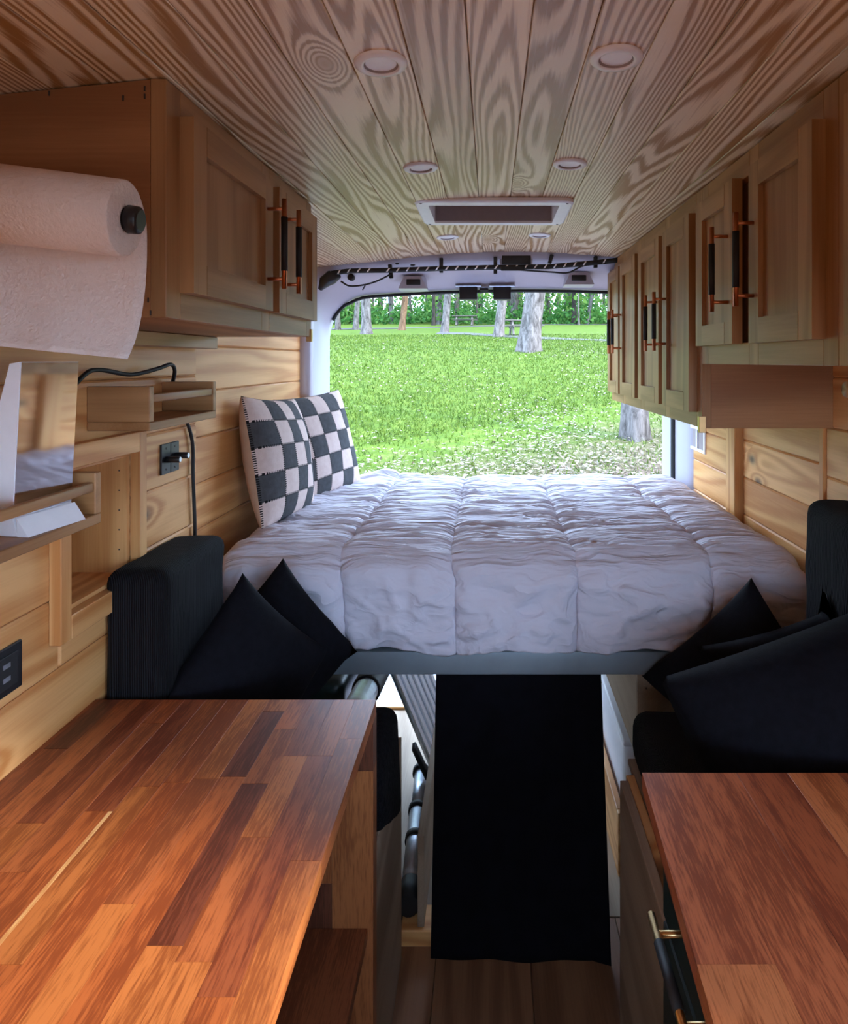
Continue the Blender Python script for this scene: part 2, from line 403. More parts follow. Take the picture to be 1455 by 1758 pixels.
# ceiling: backing roof skin plus boards laid along the van on a shallow arc
def arc_slab(name, x0, x1, off0, off1, y0, y1, mat, nseg=16):
    vs, fs = [], []
    for i in range(nseg+1):
        X = x0+(x1-x0)*i/nseg
        for (y, o) in ((y0, off0), (y1, off0), (y1, off1), (y0, off1)):
            vs.append((X, y, hc(X)+o))
    for i in range(nseg):
        a, b = i*4, (i+1)*4
        for k in range(4): fs.append((a+k, a+(k+1) % 4, b+(k+1) % 4, b+k))
    fs.append((3, 2, 1, 0)); fs.append(tuple(nseg*4+k for k in range(4)))
    return raw(name, vs, fs, mat)
ceil = arc_slab('ceiling', -1.0, 1.08, 0.085, 0.10, Y_FRONT, 3.0, M['white_paint']); tag(ceil, 'roof skin above the boarded ceiling', None, kind='structure')
PW = 0.0965
edges = [CC-PW/2]
x = edges[0]
left = [x]
while x > -0.86:
    th = math.atan(0.02-0.24*(x-CC-PW/2)); x -= PW*math.cos(th); left.append(x)
right = [CC+PW/2]; x = right[0]
while x < 0.96:
    th = math.atan(0.02-0.24*(x-CC+PW/2)); x += PW*math.cos(th); right.append(x)
edges = sorted(left+right)
VENT = (-0.232, 0.252, 1.862, 2.185)
for a, b in zip(edges[:-1], edges[1:]):
    za, zb = hc(a), hc(b)
    spans = [(Y_FRONT, Y_REAR+0.005*math.sin(a*40))]
    mid = (a+b)/2
    if VENT[0]-0.01 < mid < VENT[1]+0.01:
        spans = [(Y_FRONT, VENT[2]+0.03), (VENT[3]-0.03, spans[0][1])]
    for (y0, y1) in spans:
        L = math.hypot(b-a, zb-za); th = math.atan2(zb-za, b-a)
        yc = (y0+y1)/2
        me = box_mesh(L-0.0012, y1-y0, 0.012, 0.0012, 1, M['ceil'])
        o = mesh_obj('ceiling_plank', me, None, (mid, yc, (za+zb)/2+0.006*math.cos(th)), ceil)
        o.rotation_euler = (0, -th, 0)

# walls: backing sheet plus tongue-and-groove boards; left one has the niche opening
NI = (1.178, 1.407, 1.128, 1.412)   # niche opening y0,y1,z0,z1
def wall_left():
    vs, fs = [], []
    def q(y0, y1, z0, z1, x0=-0.885, x1=-0.868):
        o = len(vs)
        for X in (x0, x1):
            for (y, z) in ((y0, z0), (y1, z0), (y1, z1), (y0, z1)): vs.append((X, y, z))
        fs.extend([(o+0, o+1, o+2, o+3), (o+7, o+6, o+5, o+4), (o+0, o+4, o+5, o+1), (o+1, o+5, o+6, o+2), (o+2, o+6, o+7, o+3), (o+3, o+7, o+4, o+0)])
    q(Y_FRONT, NI[0], -0.05, 2.22); q(NI[1], 1.7285, -0.05, 2.22); q(1.7285, 2.95, -0.05, 2.22, -0.915, -0.898); q(NI[0], NI[1], -0.05, NI[2]); q(NI[0], NI[1], NI[3], 2.22)
    o = raw('wall_left', vs, fs, M['dim_ply']); return tag(o, 'side wall backing behind knotty pine boards', None, kind='structure')
wl = wall_left()
Z_SEAM = 1.58; PITCH = 0.138
def board(parent, xa, xb, y0, y1, z0, z1, mat):
    if y1-y0 < 0.01 or z1-z0 < 0.008: return
    box('wall_plank', (xa, y0+0.0005, z0), (xb, y1-0.0005, z1), mat, parent, 0.0045)
k0 = -12
for k in range(-11, 6):
    z0 = Z_SEAM+PITCH*k; z1 = z0+PITCH-0.0012
    if z1 < 0.02: continue
    # front section, proud; the niche is cut out
    y0, y1 = Y_FRONT, 1.728
    nz0, nz1 = NI[2], NI[3]
    if z1 <= nz0 or z0 >= nz1:
        board(wl, -0.866, XL, y0, y1, z0, z1, M['piney'])
    else:
        board(wl, -0.866, XL, y0, NI[0], z0, z1, M['piney'])
        board(wl, -0.866, XL, NI[1], y1, z0, z1, M['piney'])
        if z0 < nz0: board(wl, -0.866, XL, NI[0], NI[1], z0, nz0, M['piney'])
        if z1 > nz1: board(wl, -0.866, XL, NI[0], NI[1], nz1, z1, M['piney'])
    board(wl, -0.897, XLR, 1.729, 2.84, z0-0.05, z1-0.05, M['piney'])
wr = box('wall_right', (0.97, 0.30, -0.05), (0.99, 2.95, 2.25), M['dim_ply'], None, 0); tag(wr, 'side wall backing on the sliding door side', None, kind='structure')
for k in range(-10, 7):
    z0 = 1.33+PITCH*k; z1 = z0+PITCH-0.0012
    board(wr, XR-0.004, 0.969, 0.30, 1.70, z0-0.03, z1-0.03, M['piney'])
    board(wr, XR, 0.969, 1.72, 2.27, z0, z1, M['piney'])
    board(wr, XR+0.0, 0.969, 2.36, 2.84, z0-0.02, z1-0.02, M['piney'])
box('joint_batten', (XR-0.012, 1.70, 0.0), (0.969, 1.722, 2.05), M['pinez'], wr, 0.002)
box('wall_post', (XR-0.03, 2.272, 0.0), (0.969, 2.358, 2.05), M['pinez'], wr, 0.003)
# unseen cab bulkhead added to hold back front light; windscreen opening sized for that
bh = thing('wall_front', (0, Y_FRONT-0.02, 0), 'unseen cab bulkhead added behind the camera to limit light through the windscreen opening', None); tag(bh, kind='structure')
for lo, hi in (((-0.9, -0.04, -0.05), (1.0, 0.0, 1.25)), ((-0.9, -0.04, 1.66), (1.0, 0.0, 2.25))):
    box('front_light_block', (lo[0], Y_FRONT+lo[1], lo[2]), (hi[0], Y_FRONT+hi[1], hi[2]), M['grey_plastic'], bh, 0)
# sliding door side ahead of the galley: pillar and header around the open doorway
sd = thing('door_1', (0.98, -0.4, 0), 'open sliding doorway frame beside the galley', None); tag(sd, kind='structure')
box('door_pillar', (0.94, Y_FRONT, -0.05), (1.0, -0.50, 2.25), M['white_paint'], sd, 0.005)
box('door_header', (0.94, -0.50, 1.85), (1.0, 0.30, 2.25), M['white_paint'], sd, 0.005)

# rear door opening: painted sheet-metal surround lofted from the ceiling end to the opening
def ring(cx, hw, top, y, rad, nz=10, nc=10, nx=26):
    pts = []
    zt = CAM_Z+top
    z_c = zt-rad
    def crown(X):
        x = (X-cx)/hw; return -0.035*x*x+0.012*x
    for i in range(nz): pts.append((cx-hw, y, -0.05+(z_c+0.05)*i/nz))
    for i in range(nc):
        a = PI-PI/2*i/nc; pts.append((cx-hw+rad+rad*math.cos(a), y, z_c+rad*math.sin(a)))
    for i in range(nx+1):
        X = cx-hw+rad+(2*hw-2*rad)*i/nx; pts.append((X, y, zt))
    for i in range(1, nc+1):
        a = PI/2-PI/2*i/nc; pts.append((cx+hw-rad+rad*math.cos(a), y, z_c+rad*math.sin(a)))
    for i in range(1, nz+1): pts.append((cx+hw, y, z_c-(z_c+0.05)*i/nz))
    return [(X, Y, Z+crown(X)*max(0, min(1, (Z-1.4)/0.4))) for X, Y, Z in pts]
RINGS = [ring(0.055, 0.93, 0.56, 2.795, 0.10), ring(0.053, 0.885, 0.475, 2.815, 0.14), ring(0.045, 0.872, 0.428, 2.865, 0.17), ring(0.036, 0.866, 0.418, 2.94, 0.18), ring(0.028, 0.852, 0.375, 3.02, 0.20),
         ring(0.0265, 0.842, 0.362, 3.05, 0.20), ring(0.0265, 0.842, 0.355, 3.10, 0.20), ring(0.0265, 0.93, 0.46, 3.12, 0.22)]
vs, fs = [], []
n = len(RINGS[0])
for r in RINGS: vs += r
for i in range(len(RINGS)-1):
    for k in range(n-1): fs.append((i*n+k, i*n+k+1, (i+1)*n+k+1, (i+1)*n+k))
rd = raw('door_2', vs, fs, M['white_paint'], None, (0.03, 2.95, 0.0), True); tag(rd, 'white painted metal surround of the rear door opening', None, kind='structure')
sm = rd.modifiers.new('thick', 'SOLIDIFY'); sm.thickness = 0.006; sm.offset = 1
tube('weatherstrip', [(p[0]+(0.006 if p[0] < -0.5 else (-0.006 if p[0] > 0.6 else 0)), 3.055, p[2]-(0.012 if abs(p[0]-0.03) < 0.75 else 0.004)) for p in RINGS[5] if p[2] > 1.80], 0.008, M['rubber'], rd, 8)
tube('inner_seal', [(p[0], 2.985, p[2]) for p in ring(0.033, 0.862, 0.40, 2.985, 0.19)[-12:]], 0.018, M['rubber'], rd, 8)

# header pieces ------------------------------------------------------
def at(px, py, Y): return ((px-842)/1050*Y, Y, CAM_Z-(py-620)/1050*Y)
def hole_disc(px, py, r, Y=2.835):  # black disc standing in for the dark inside of a header hole
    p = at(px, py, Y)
    o = lathe('hole_disc', [(0.0, -0.006), (r*0.7, -0.006), (r, -0.002), (r, 0.02)], M['rubber'], p, rd, 20)
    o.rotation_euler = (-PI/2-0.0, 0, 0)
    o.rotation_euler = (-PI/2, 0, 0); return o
hole_disc(708, 450, 0.019); hole_disc(992, 446, 0.019); hole_disc(602, 476, 0.016, 2.85)
hole_disc(776, 441, 0.005, 2.825); hole_disc(923, 437, 0.006, 2.825)
def slot(px0, py0, px1, py1, Y, name='access_slot', mat='black_plastic', d=0.03):
    a = at(px0, py1, Y); b = at(px1, py0, Y)
    return box(name, (a[0], Y, a[2]), (b[0], Y+d, b[2]), M[mat], rd, 0.003, 2)
slot(858, 436, 914, 456, 2.818, 'slot_rim', 'white_paint'); slot(861, 438, 911, 454, 2.812)
slot(678, 450, 684, 454, 2.82); slot(1056, 447, 1062, 456, 2.82)
for (x0, x1, y0, y1, s0, s1, t0, t1) in ((684, 733, 475, 496, 697, 721, 479, 489), (968, 1019, 468, 489, 981, 1006, 472, 482)):
    a = at(x0, y1, 2.90); b = at(x1, y0, 2.90)
    w = b[0]-a[0]
    vs = [(a[0], 2.885, a[2]), (b[0], 2.885, a[2]), (b[0]-0.2*w, 2.88, b[2]), (a[0]+0.2*w, 2.88, b[2]), (a[0], 2.97, a[2]-0.005), (b[0], 2.97, a[2]-0.005), (b[0]-0.1*w, 2.97, b[2]+0.01), (a[0]+0.1*w, 2.97, b[2]+0.01)]
    raw('light_housing', vs, [(0, 1, 2, 3), (7, 6, 5, 4), (0, 4, 5, 1), (1, 5, 6, 2), (2, 6, 7, 3), (3, 7, 4, 0)], M['white_paint'], rd)
    slot(s0, t0, s1, t1, 2.876, 'housing_slot', d=0.02)
for (x0, x1) in ((788, 819), (846, 877)):
    a = at(x0, 514, 3.0); b = at(x1, 492, 3.0)
    l = box('door_latch', (a[0], 3.0, a[2]), (b[0], 3.06, b[2]), M['black_plastic'], rd, 0.004, 2)
    box('latch_plate', (a[0]-0.02, 2.995, b[2]), (b[0]+0.02, 3.07, b[2]+0.008), M['steel'], l, 0.002)
slot(823, 494, 838, 499, 3.0, 'latch_striker')
for (px, py0, py1, tl) in ((670, 454, 478, 0.10), (757, 443, 468, 0.0), (850, 441, 470, 0.0), (945, 437, 453, -0.3), (1022, 440, 460, 0.0)):
    a = at(px-3.2, py1, 2.80); b = at(px+3.2, py0, 2.80)
    box('cable_clip', (a[0], 2.795, a[2]), (b[0], 2.815, b[2]), M['black_plastic'], rd, 0.002, 1, (0, -tl, 0))
# corner speaker pod
vs, fs = tube_data([at(549, 497, 2.80), at(557, 484, 2.79), at(569, 476, 2.79), at(583, 473, 2.81)], [0.010, 0.028, 0.033, 0.012], 14)
o = raw('corner_lamp_pod', vs, fs, M['black_plastic'], rd, None, True)

# ================================================================== THINGS ON THE CEILING
spots = [(-0.181, 1.008, 'above the paper towel side, first pair from the camera'), (0.206, 1.005, 'above the drawer cabinet side, first pair from the camera'),
         (-0.178, 1.552, 'just ahead of the roof vent, above the striped counter aisle edge'), (0.200, 1.546, 'just ahead of the roof vent, by the tall wall cabinets'),
         (-0.171, 2.425, 'behind the roof vent, over the checkered pillows side'), (0.193, 2.42, 'behind the roof vent, near the tall cabinets end')]
labels6 = ['large-looking white round downlight in front, on the paper towel side', 'large-looking white round downlight in front, on the brass-handled drawer side',
           'white round downlight just before the roof vent, on the paper towel side', 'white round downlight just before the roof vent, by the copper-handled cabinets',
           'small-looking white downlight past the roof vent, toward the checkered pillows', 'small-looking white downlight past the roof vent, toward the tall cabinets']
for (X, Y, _), lb in zip(spots, labels6):
    z = hc(X)-0.0005; th = math.atan(0.02-0.24*(X-CC))
    t = thing('ceiling_light', (X, Y, z), lb, 'light', 'recessed downlights in the ceiling')
    t.rotation_euler = (0, -th, 0)
    lathe('trim_ring', [(0.0285, 0.0), (0.0282, -0.0045), (0.0295, -0.0062), (0.033, -0.0064), (0.0415, -0.0042), (0.0435, -0.0022), (0.0438, 0.0)], M['white_plastic'], (X, Y, z), t)
    lathe('baffle', [(0.0290, -0.0050), (0.0255, -0.0012)], M['grey_plastic'], (X, Y, z), t)
    lathe('diffuser', [(0.0262, -0.0012), (0.014, -0.0017), (0.0001, -0.0019)], M['white_plastic'], (X, Y, z), t)

zv = hc(0.01)
tv = thing('roof_vent', (0.01, 2.02, zv), 'rectangular white roof vent frame with grey shade', 'vent')
def frame_ring(name, x0, x1, y0, y1, w, z0, z1, mat, parent, r=0.03):
    def rr(xa, xb, ya, yb, r):
        out = []
        for (cx, cy, a0) in ((xb-r, yb-r, 0), (xa+r, yb-r, PI/2), (xa+r, ya+r, PI), (xb-r, ya+r, 1.5*PI)):
            for k in range(6): a = a0+PI/2*k/5; out.append((cx+r*math.cos(a), cy+r*math.sin(a)))
        return out
    O = rr(x0, x1, y0, y1, r); I = rr(x0+w, x1-w, y0+w, y1-w, max(0.004, r-w*0.7)); n = len(O)
    vs = [(p[0], p[1], z1) for p in O]+[(p[0], p[1], z0+0.004) for p in O]+[(p[0]+(0.006 if p[0] < (x0+x1)/2 else -0.006), p[1]+(0.006 if p[1] < (y0+y1)/2 else -0.006), z0) for p in O]+[(p[0], p[1], z0) for p in I]+[(p[0], p[1], z1+0.07) for p in I]
    fs = []
    for j in range(4):
        for k in range(n): fs.append((j*n+k, j*n+(k+1) % n, (j+1)*n+(k+1) % n, (j+1)*n+k))
    return raw(name, vs, fs, mat, parent)
frame_ring('vent_frame', -0.236, 0.256, 1.862, 2.185, 0.042, zv-0.016, zv-0.001, M['white_plastic'], tv)
box('vent_shade', (-0.196, 1.905, zv+0.05), (0.216, 2.142, zv+0.056), M['grey_plastic'], tv, 0)
box('vent_well', (-0.194, 1.9035, zv-0.008), (0.214, 1.9055, zv+0.05), M['grey_plastic'], tv, 0)
box('vent_well', (-0.194, 2.1415, zv-0.008), (0.214, 2.1435, zv+0.05), M['grey_plastic'], tv, 0)
for (sx, sy) in ((-0.215, 1.88), (0.235, 1.88), (-0.215, 2.165), (0.235, 2.165)):
    lathe('screw', [(0.0001, -0.0018), (0.004, -0.001), (0.0045, 0.001)], M['dull_bolt'], (sx, sy, zv-0.016), tv, 10)

# ================================================================== CABINET BUILDER
def cabinet_door(parent, xf, sgn, y0, y1, z0, z1, handle_y=None, hz=None, extra=None):
    """door on a face at x=xf looking in direction sgn (toward the aisle); leaf 24 mm thick"""
    t = 0.024; st = 0.047; rl = 0.052
    xa, xb = sorted((xf, xf+sgn*t))
    # frame with recess: outer box minus the panel field, built as one mesh
    def X(u): return xf+sgn*u
    O = [(y0, z0), (y1, z0), (y1, z1), (y0, z1)]; I = [(y0+st, z0+rl), (y1-st, z0+rl), (y1-st, z1-rl), (y0+st, z1-rl)]
    vs = [(X(0), a, b) for a, b in O]+[(X(t), a, b) for a, b in O]+[(X(t), a, b) for a, b in I]+[(X(t-0.012), a, b) for a, b in I]
    fs = [(0, 1, 2, 3)]
    for k in range(4):
        j = (k+1) % 4
        fs += [(k, j, 4+j, 4+k), (4+k, 4+j, 8+j, 8+k), (8+k, 8+j, 12+j, 12+k)]
    fs.append((12, 13, 14, 15))
    d = raw('door', vs, fs, M['cabz'], parent)
    # rails as proud leaf strips so that the joints of stile and rail show
    for (ra, rb) in ((z0+0.0005, z0+rl), (z1-rl, z1-0.0005)):
        a, b = sorted((X(t-0.001), X(t+0.0006))); box('rail', (a, y0+st, ra), (b, y1-st, rb), M['caby'], d, 0)
    a, b = sorted((X(t-0.013), X(t-0.0105))); box('panel', (a, y0+st+0.0005, z0+rl+0.0005), (b, y1-st-0.0005, z1-rl-0.0005), M['cabz'], d, 0)
    if handle_y is not None:
        xb_ = X(t+0.037); za, zb = hz
        L = zb-za
        hd = multi_tube('handle', [([(xb_, handle_y, za), (xb_, handle_y, zb)], 0.0058, 14)] +
                        [([(X(t-0.001), handle_y, zz), (xb_, handle_y, zz)], 0.0042, 10) for zz in (za+0.022, zb-0.022)], M['copper'], d)
        hd['label'] = 'copper bar pull'
        g = tube('grip', [(xb_, handle_y, za+0.2*L), (xb_, handle_y, zb-0.2*L)], 0.0072, M['rubber'], d, 14); g['label'] = 'black grip on the copper pull'
    return d
def cabinet(name, label, xw, xb, sgn, y0, y1, z0, z1, doors, mids, top_slope=True, group=None):
    """box from the wall (xw) to the carcass front (xb), a 25 mm face frame in front"""
    t = thing(name, ((xw+xb)/2, (y0+y1)/2, z0), label, 'cabinet', group)
    lo, hi = sorted((xw, xb))
    def ztop(X): return min(z1, hc(X)-0.003)
    zw, zf = ztop(xw)-0.0, ztop(xb)
    # carcass panels
    for (ya, yb) in ((y0, y0+0.018), (y1-0.018, y1)):
        vs = [(xw, ya, z0), (xb, ya, z0), (xb, ya, zf), (xw, ya, zw), (xw, yb, z0), (xb, yb, z0), (xb, yb, zf), (xw, yb, zw)]
        raw('end_panel', vs, [(0, 1, 2, 3), (7, 6, 5, 4), (0, 4, 5, 1), (1, 5, 6, 2), (2, 6, 7, 3), (3, 7, 4, 0)], M['plyx'], t)
    box('bottom_panel', (lo, y0+0.019, z0), (hi, y1-0.019, z0+0.018), M['plyy'], t, 0)
    a, b = sorted((xb, xb+sgn*0.025)); xf = xb+sgn*0.025
    zt = ztop(xf)-0.001
    fw = 0.045
    for ya in [y0]+mids+[y1-fw]:
        box('face_stile', (a, ya, z0), (b, ya+fw, zt), M['cabz'], t, 0.001)
    ys = [y0]+mids+[y1-fw]
    for p, q in zip(ys[:-1], ys[1:]):
        box('face_rail', (a, p+fw+0.0003, z0), (b, q-0.0003, z0+0.05), M['caby'], t, 0.001)
        box('face_rail', (a, p+fw+0.0003, zt-0.055), (b, q-0.0003, zt), M['caby'], t, 0.001)
        box('inner_back', (a if sgn > 0 else b-0.004, p+fw, z0+0.05), (a+0.004 if sgn > 0 else b, q, zt-0.05), M['plyz'], t, 0)
    for d in doors: cabinet_door(t, xf, sgn, *d)
    return t

HZ = (1.781, 1.981)
cl = cabinet('wall_cabinet', 'two-door maple wall cabinet behind the paper towel roll', XL, -0.545, 1, 0.98, 1.772, 1.69, 2.2,
    [(1.0225, 1.395, 1.734, 2.029, 1.362, HZ), (1.437, 1.748, 1.734, 2.029, 1.464, HZ)], [1.39])
box('latch_bracket', (-0.530, 1.757, 1.676), (-0.515, 1.771, 1.712), M['brass'], cl, 0.001)
box('back_cleat', (XL, 0.99, 1.655), (XL+0.045, 1.76, 1.689), M['caby'], cl, 0.002)
for (px, py) in ((84, 160), (211, 168), (248, 152), (248, 165), (258-4, 515), (262-4, 537)):
    p = at(px, py, 0.979); box('staple', (p[0]-0.001, 0.9785, p[2]-0.004), (p[0]+0.001, 0.9805, p[2]+0.004), M['dull_bolt'], cl, 0)

ct = cabinet('wall_cabinet', 'tall four-door wall cabinet hanging over the foot of the bed', XR, 0.60, -1, 1.665, 2.90, 1.437, 2.2,
    [(1.704, 1.968, 1.479, 2.032, 1.928, (1.653, 1.838)), (2.012, 2.293, 1.479, 2.032, 2.034, (1.653, 1.838)),
     (2.345, 2.613, 1.479, 2.032, 2.588, (1.653, 1.838)), (2.649, 2.885, 1.479, 2.032, 2.674, (1.653, 1.838))], [1.965, 2.295, 2.61])
box('latch_bracket', (0.566, 1.662, 1.425), (0.585, 1.674, 1.47), M['brass'], ct, 0.001)
cs = cabinet('wall_cabinet', 'short two-door wall cabinet stepped up beside the tall one', XR-0.004, 0.60, -1, 1.012, 1.664, 1.612, 2.2,
    [(1.398, 1.645, 1.66, 2.038, 1.424, (1.735, 1.932)), (1.05, 1.308, 1.658, 2.036, 1.284, (1.735, 1.932))], [1.315])
cn = cabinet('wall_cabinet', 'short wall cabinet cut off at the picture edge', XR-0.004, 0.60, -1, 0.42, 1.011, 1.612, 2.2,
    [(0.70, 0.955, 1.66, 2.036), (0.46, 0.69, 1.66, 2.036)], [0.66])
# dowel hanging beneath the short cabinet
dw = thing('dowel_rail', (0.64, 0.98, 1.58), 'pale wooden dowel on a pin under the short cabinet edge', 'rail')
tube('dowel', curve_pts([(0.578, 0.99, 1.574), (0.585, 0.99, 1.574), (0.70, 0.99, 1.574), (0.90, 0.99, 1.574)], 3), [0.006]+[0.013]*9, M['cabx'], dw, 16)
tube('hanger_pin', [(0.592, 0.99, 1.574), (0.592, 0.99, 1.6125)], 0.002, M['copper'], dw, 8)
tube('hanger_pin', [(0.86, 0.99, 1.574), (0.86, 0.99, 1.6125)], 0.002, M['copper'], dw, 8)

# ================================================================== PAPER TOWEL
PTC = Vector((-0.533, 0.895, 1.828)); AX = Vector((math.cos(0.10), math.sin(0.10), -0.105)).normalized()
R_ = 0.056
pt = thing('paper_towel_roll', PTC, 'white paper towel roll with a loose sheet hanging down', 'paper towel')
def roll():
    a = Vector((0, 0, 1)); u = AX.cross(a).normalized(); w = u.cross(AX)
    vs, fs = [], []; n = 48
    prof = [(0.0, 0.018), (0.0, R_-0.003), (-0.003, R_), (-0.28, R_), (-0.28, 0.018)]
    for (d, r) in prof:
        for k in range(n):
            an = 2*PI*k/n; vs.append(PTC+AX*d+(u*math.cos(an)+w*math.sin(an))*r)
    for i in range(len(prof)):
        j = (i+1) % len(prof)
        for k in range(n): fs.append((i*n+k, i*n+(k+1) % n, j*n+(k+1) % n, j*n+k))
    o = raw('roll', vs, fs, M['paper'], pt)
    for q_, p in enumerate(o.data.polygons): p.use_smooth = n <= q_ < 3*n
    # hanging sheet: leaves the back of the roll and drifts forward at its end
    vs, fs = [], []; nu, nv = 14, 26
    prof = [(0.010, R_+0.0008), (0.035, R_*0.84), (0.052, R_*0.4), (0.058, 0.0), (0.059, -0.03), (0.058, -0.06), (0.055, -0.09), (0.049, -0.12), (0.040, -0.15), (0.026, -0.18), (0.008, -0.205)]
    pp = curve_pts([(0, a_, b_) for a_, b_ in prof], 3)
    for p in pp:
        for i in range(nu):
            d = -0.003-0.274*i/(nu-1)
            dz = 0.004*math.sin(i*0.9)*max(0, -p.z)/0.2
            vs.append(PTC+AX*d+Vector((0, 1, 0))*(p.y+dz)+Vector((0, 0, 1))*p.z)
    for j in range(len(pp)-1):
        for i in range(nu-1): fs.append((j*nu+i, j*nu+i+1, (j+1)*nu+i+1, (j+1)*nu+i))
    s = raw('loose_sheet', vs, fs, M['paper'], pt, None, True)
    m = s.modifiers.new('t', 'SOLIDIFY'); m.thickness = 0.0008
roll()
th = thing('towel_holder', PTC+AX*-0.30, 'black rod holding the paper towel roll', 'towel holder')
tube('rod', [PTC+AX*-0.285, PTC+AX*0.008], 0.0155, M['rubber'], th, 18)
tube('end_knob', [PTC+AX*0.002, PTC+AX*0.004, PTC+AX*0.018, PTC+AX*0.021], [0.015, 0.021, 0.020, 0.015], M['black_plastic'], th, 22)
tube('wall_arm', [PTC+AX*-0.284, (XL+0.001, 0.865, 1.86)], 0.011, M['black_plastic'], th, 12)

# ================================================================== LEFT WALL FITTINGS
def shelf(label, y0, y1, zt):
    """small wall shelf: base, two end boards, a front rail; zt = top of the base"""
    t = thing('wall_shelf', (-0.765, (y0+y1)/2, zt-0.018), label, 'shelf', 'small railed wall shelves')
    x0, x1 = XL+0.0005, -0.70
    box('base', (x0, y0, zt-0.018), (x1, y1, zt), M['caby'], t, 0.0015)
    for ya in (y0, y1-0.017): box('end_board', (x0, ya, zt+0.0003), (x1, ya+0.017, zt+0.074), M['cabx'], t, 0.0015)
    box('rail', (x1-0.013, y0+0.0172, zt+0.040), (x1-0.002, y1-0.0172, zt+0.058), M['caby'], t, 0.003, 2)
    return t
shelf('small railed shelf holding the mirrored white router', 0.78, 1.10, 1.348)
shelf('small empty railed shelf above the wall niche and switches', 1.256, 1.56, 1.494)

rt = thing('wifi_router', (-0.735, 1.0, 1.348), 'white tower router with mirrored front standing on the railed shelf', 'router')
y0, y1 = 0.945, 1.056
xs = -0.724
def prism(name, prof, y0, y1, mat, parent, taper=0.0):
    n = len(prof); vs = [(p[0], y0, p[1]) for p in prof]+[(p[0], y1, p[1]) for p in prof]
    fs = [tuple(reversed(range(n))), tuple(range(n, 2*n))]+[(k, (k+1) % n, n+(k+1) % n, n+k) for k in range(n)]
    return raw(name, vs, fs, mat, parent)
prism('body', [(xs-0.007, 1.378), (xs+0.007, 1.619), (-0.736, 1.616), (-0.806, 1.372), (-0.806, 1.349), (-0.722, 1.349)], y0, y1, M['white_plastic'], rt)
prism('mirror_front', [(xs-0.0068, 1.379), (xs-0.0058, 1.379), (xs+0.0082, 1.618), (xs+0.0072, 1.618)], y0+0.001, y1-0.001, M['chrome'], rt)
prism('foot', [(-0.7222, 1.3485), (-0.7242, 1.3775), (-0.703, 1.3485)], y0, y1, M['white_plastic'], rt)
rt.rotation_euler = (0, 0, -0.14)
# power cable of the router
cb = tube('power_cable', curve_pts([(-0.79, 1.06, 1.49), (-0.79, 1.10, 1.525), (-0.80, 1.20, 1.59), (-0.805, 1.26, 1.602), (-0.80, 1.36, 1.59), (-0.79, 1.45, 1.602), (-0.785, 1.50, 1.612), (-0.79, 1.53, 1.596), (-0.815, 1.567, 1.56), (-0.822, 1.57, 1.50), (-0.822, 1.64, 1.47), (-0.822, 1.685, 1.40), (-0.822, 1.69, 1.30), (-0.822, 1.70, 1.17), (-0.822, 1.70, 1.08)], 8), 0.0047, M['rubber'], None, 10)
tag(cb, 'black power cable looping over the empty shelf and down the wall', 'cable')

# niche
nt_ = thing('wall_niche', (-0.9, 1.29, 1.10), 'open pine-framed storage niche set into the boarded wall', 'niche')
fx0, fx1 = XL+0.0005, -0.806
box('frame_stile', (fx0, 1.148, 1.084), (fx1, 1.178, 1.458), M['pinez'], nt_, 0.0015)
box('frame_stile', (fx0, 1.407, 1.084), (fx1, 1.4355, 1.458), M['pinez'], nt_, 0.0015)
box('frame_rail', (fx0, 1.1785, 1.412), (fx1, 1.4065, 1.458), M['piney'], nt_, 0.0015)
box('frame_rail', (fx0, 1.1785, 1.084), (fx1, 1.4065, 1.130), M['piney'], nt_, 0.0015)
bx0 = -1.02
box('back_board', (bx0-0.012, 1.178, 1.118), (bx0, 1.407, 1.42), M['plyz'], nt_, 0)
box('side_board', (bx0, 1.397, 1.1378), (XL-0.0005, 1.4068, 1.4018), M['pinez'], nt_, 0)
box('side_board', (bx0, 1.1782, 1.1378), (XL-0.0005, 1.188, 1.4018), M['plyz'], nt_, 0)
box('floor_board', (bx0, 1.1785, 1.1283), (XL-0.0005, 1.4065, 1.1376), M['piney'], nt_, 0)
box('top_board', (bx0, 1.1785, 1.402), (XL-0.0005, 1.4065, 1.4118), M['piney'], nt_, 0)
for i in range(5):
    p = (-0.848, 1.4, 1.19+0.045*i); box('nail', (p[0]-0.0015, 1.3962, p[2]-0.0015), (p[0]+0.0015, 1.3975, p[2]+0.0015), M['dull_bolt'], nt_, 0)

sw = thing('light_switch', (XL, 1.576, 1.372), 'black twin toggle switch plate on the pine boards', 'switch')
for ya, yb in ((1.533, 1.5755), (1.5765, 1.619)):
    box('plate', (XL, ya, 1.333), (XL+0.006, yb, 1.41), M['black_plastic'], sw, 0.0015)
    for zz in (1.345, 1.398): lathe('screw', [(0.0001, 0.001), (0.003, 0.0008), (0.003, 0)], M['dull_bolt'], (XL+0.006, (ya+yb)/2, zz), sw, 10, rot=(0, PI/2, 0))
for yy, zz in ((1.556, 1.37), (1.598, 1.374)):
    tg = tube('toggle', [(XL+0.005, yy, zz), (XL+0.008, yy, zz), (XL+0.038, yy, zz), (XL+0.040, yy, zz)], [0.006, 0.0085, 0.0085, 0.007], M['black_plastic'], sw, 16)
    tube('toggle_cap', [(XL+0.0395, yy, zz), (XL+0.0415, yy, zz)], 0.006, M['steel'], tg, 14)
ol = thing('power_outlet', (XL, 1.04, 1.09), 'black power outlet plate low on the wall above the counter', 'outlet')
box('plate', (XL, 0.995, 1.049), (XL+0.006, 1.078, 1.131), M['black_plastic'], ol, 0.002)
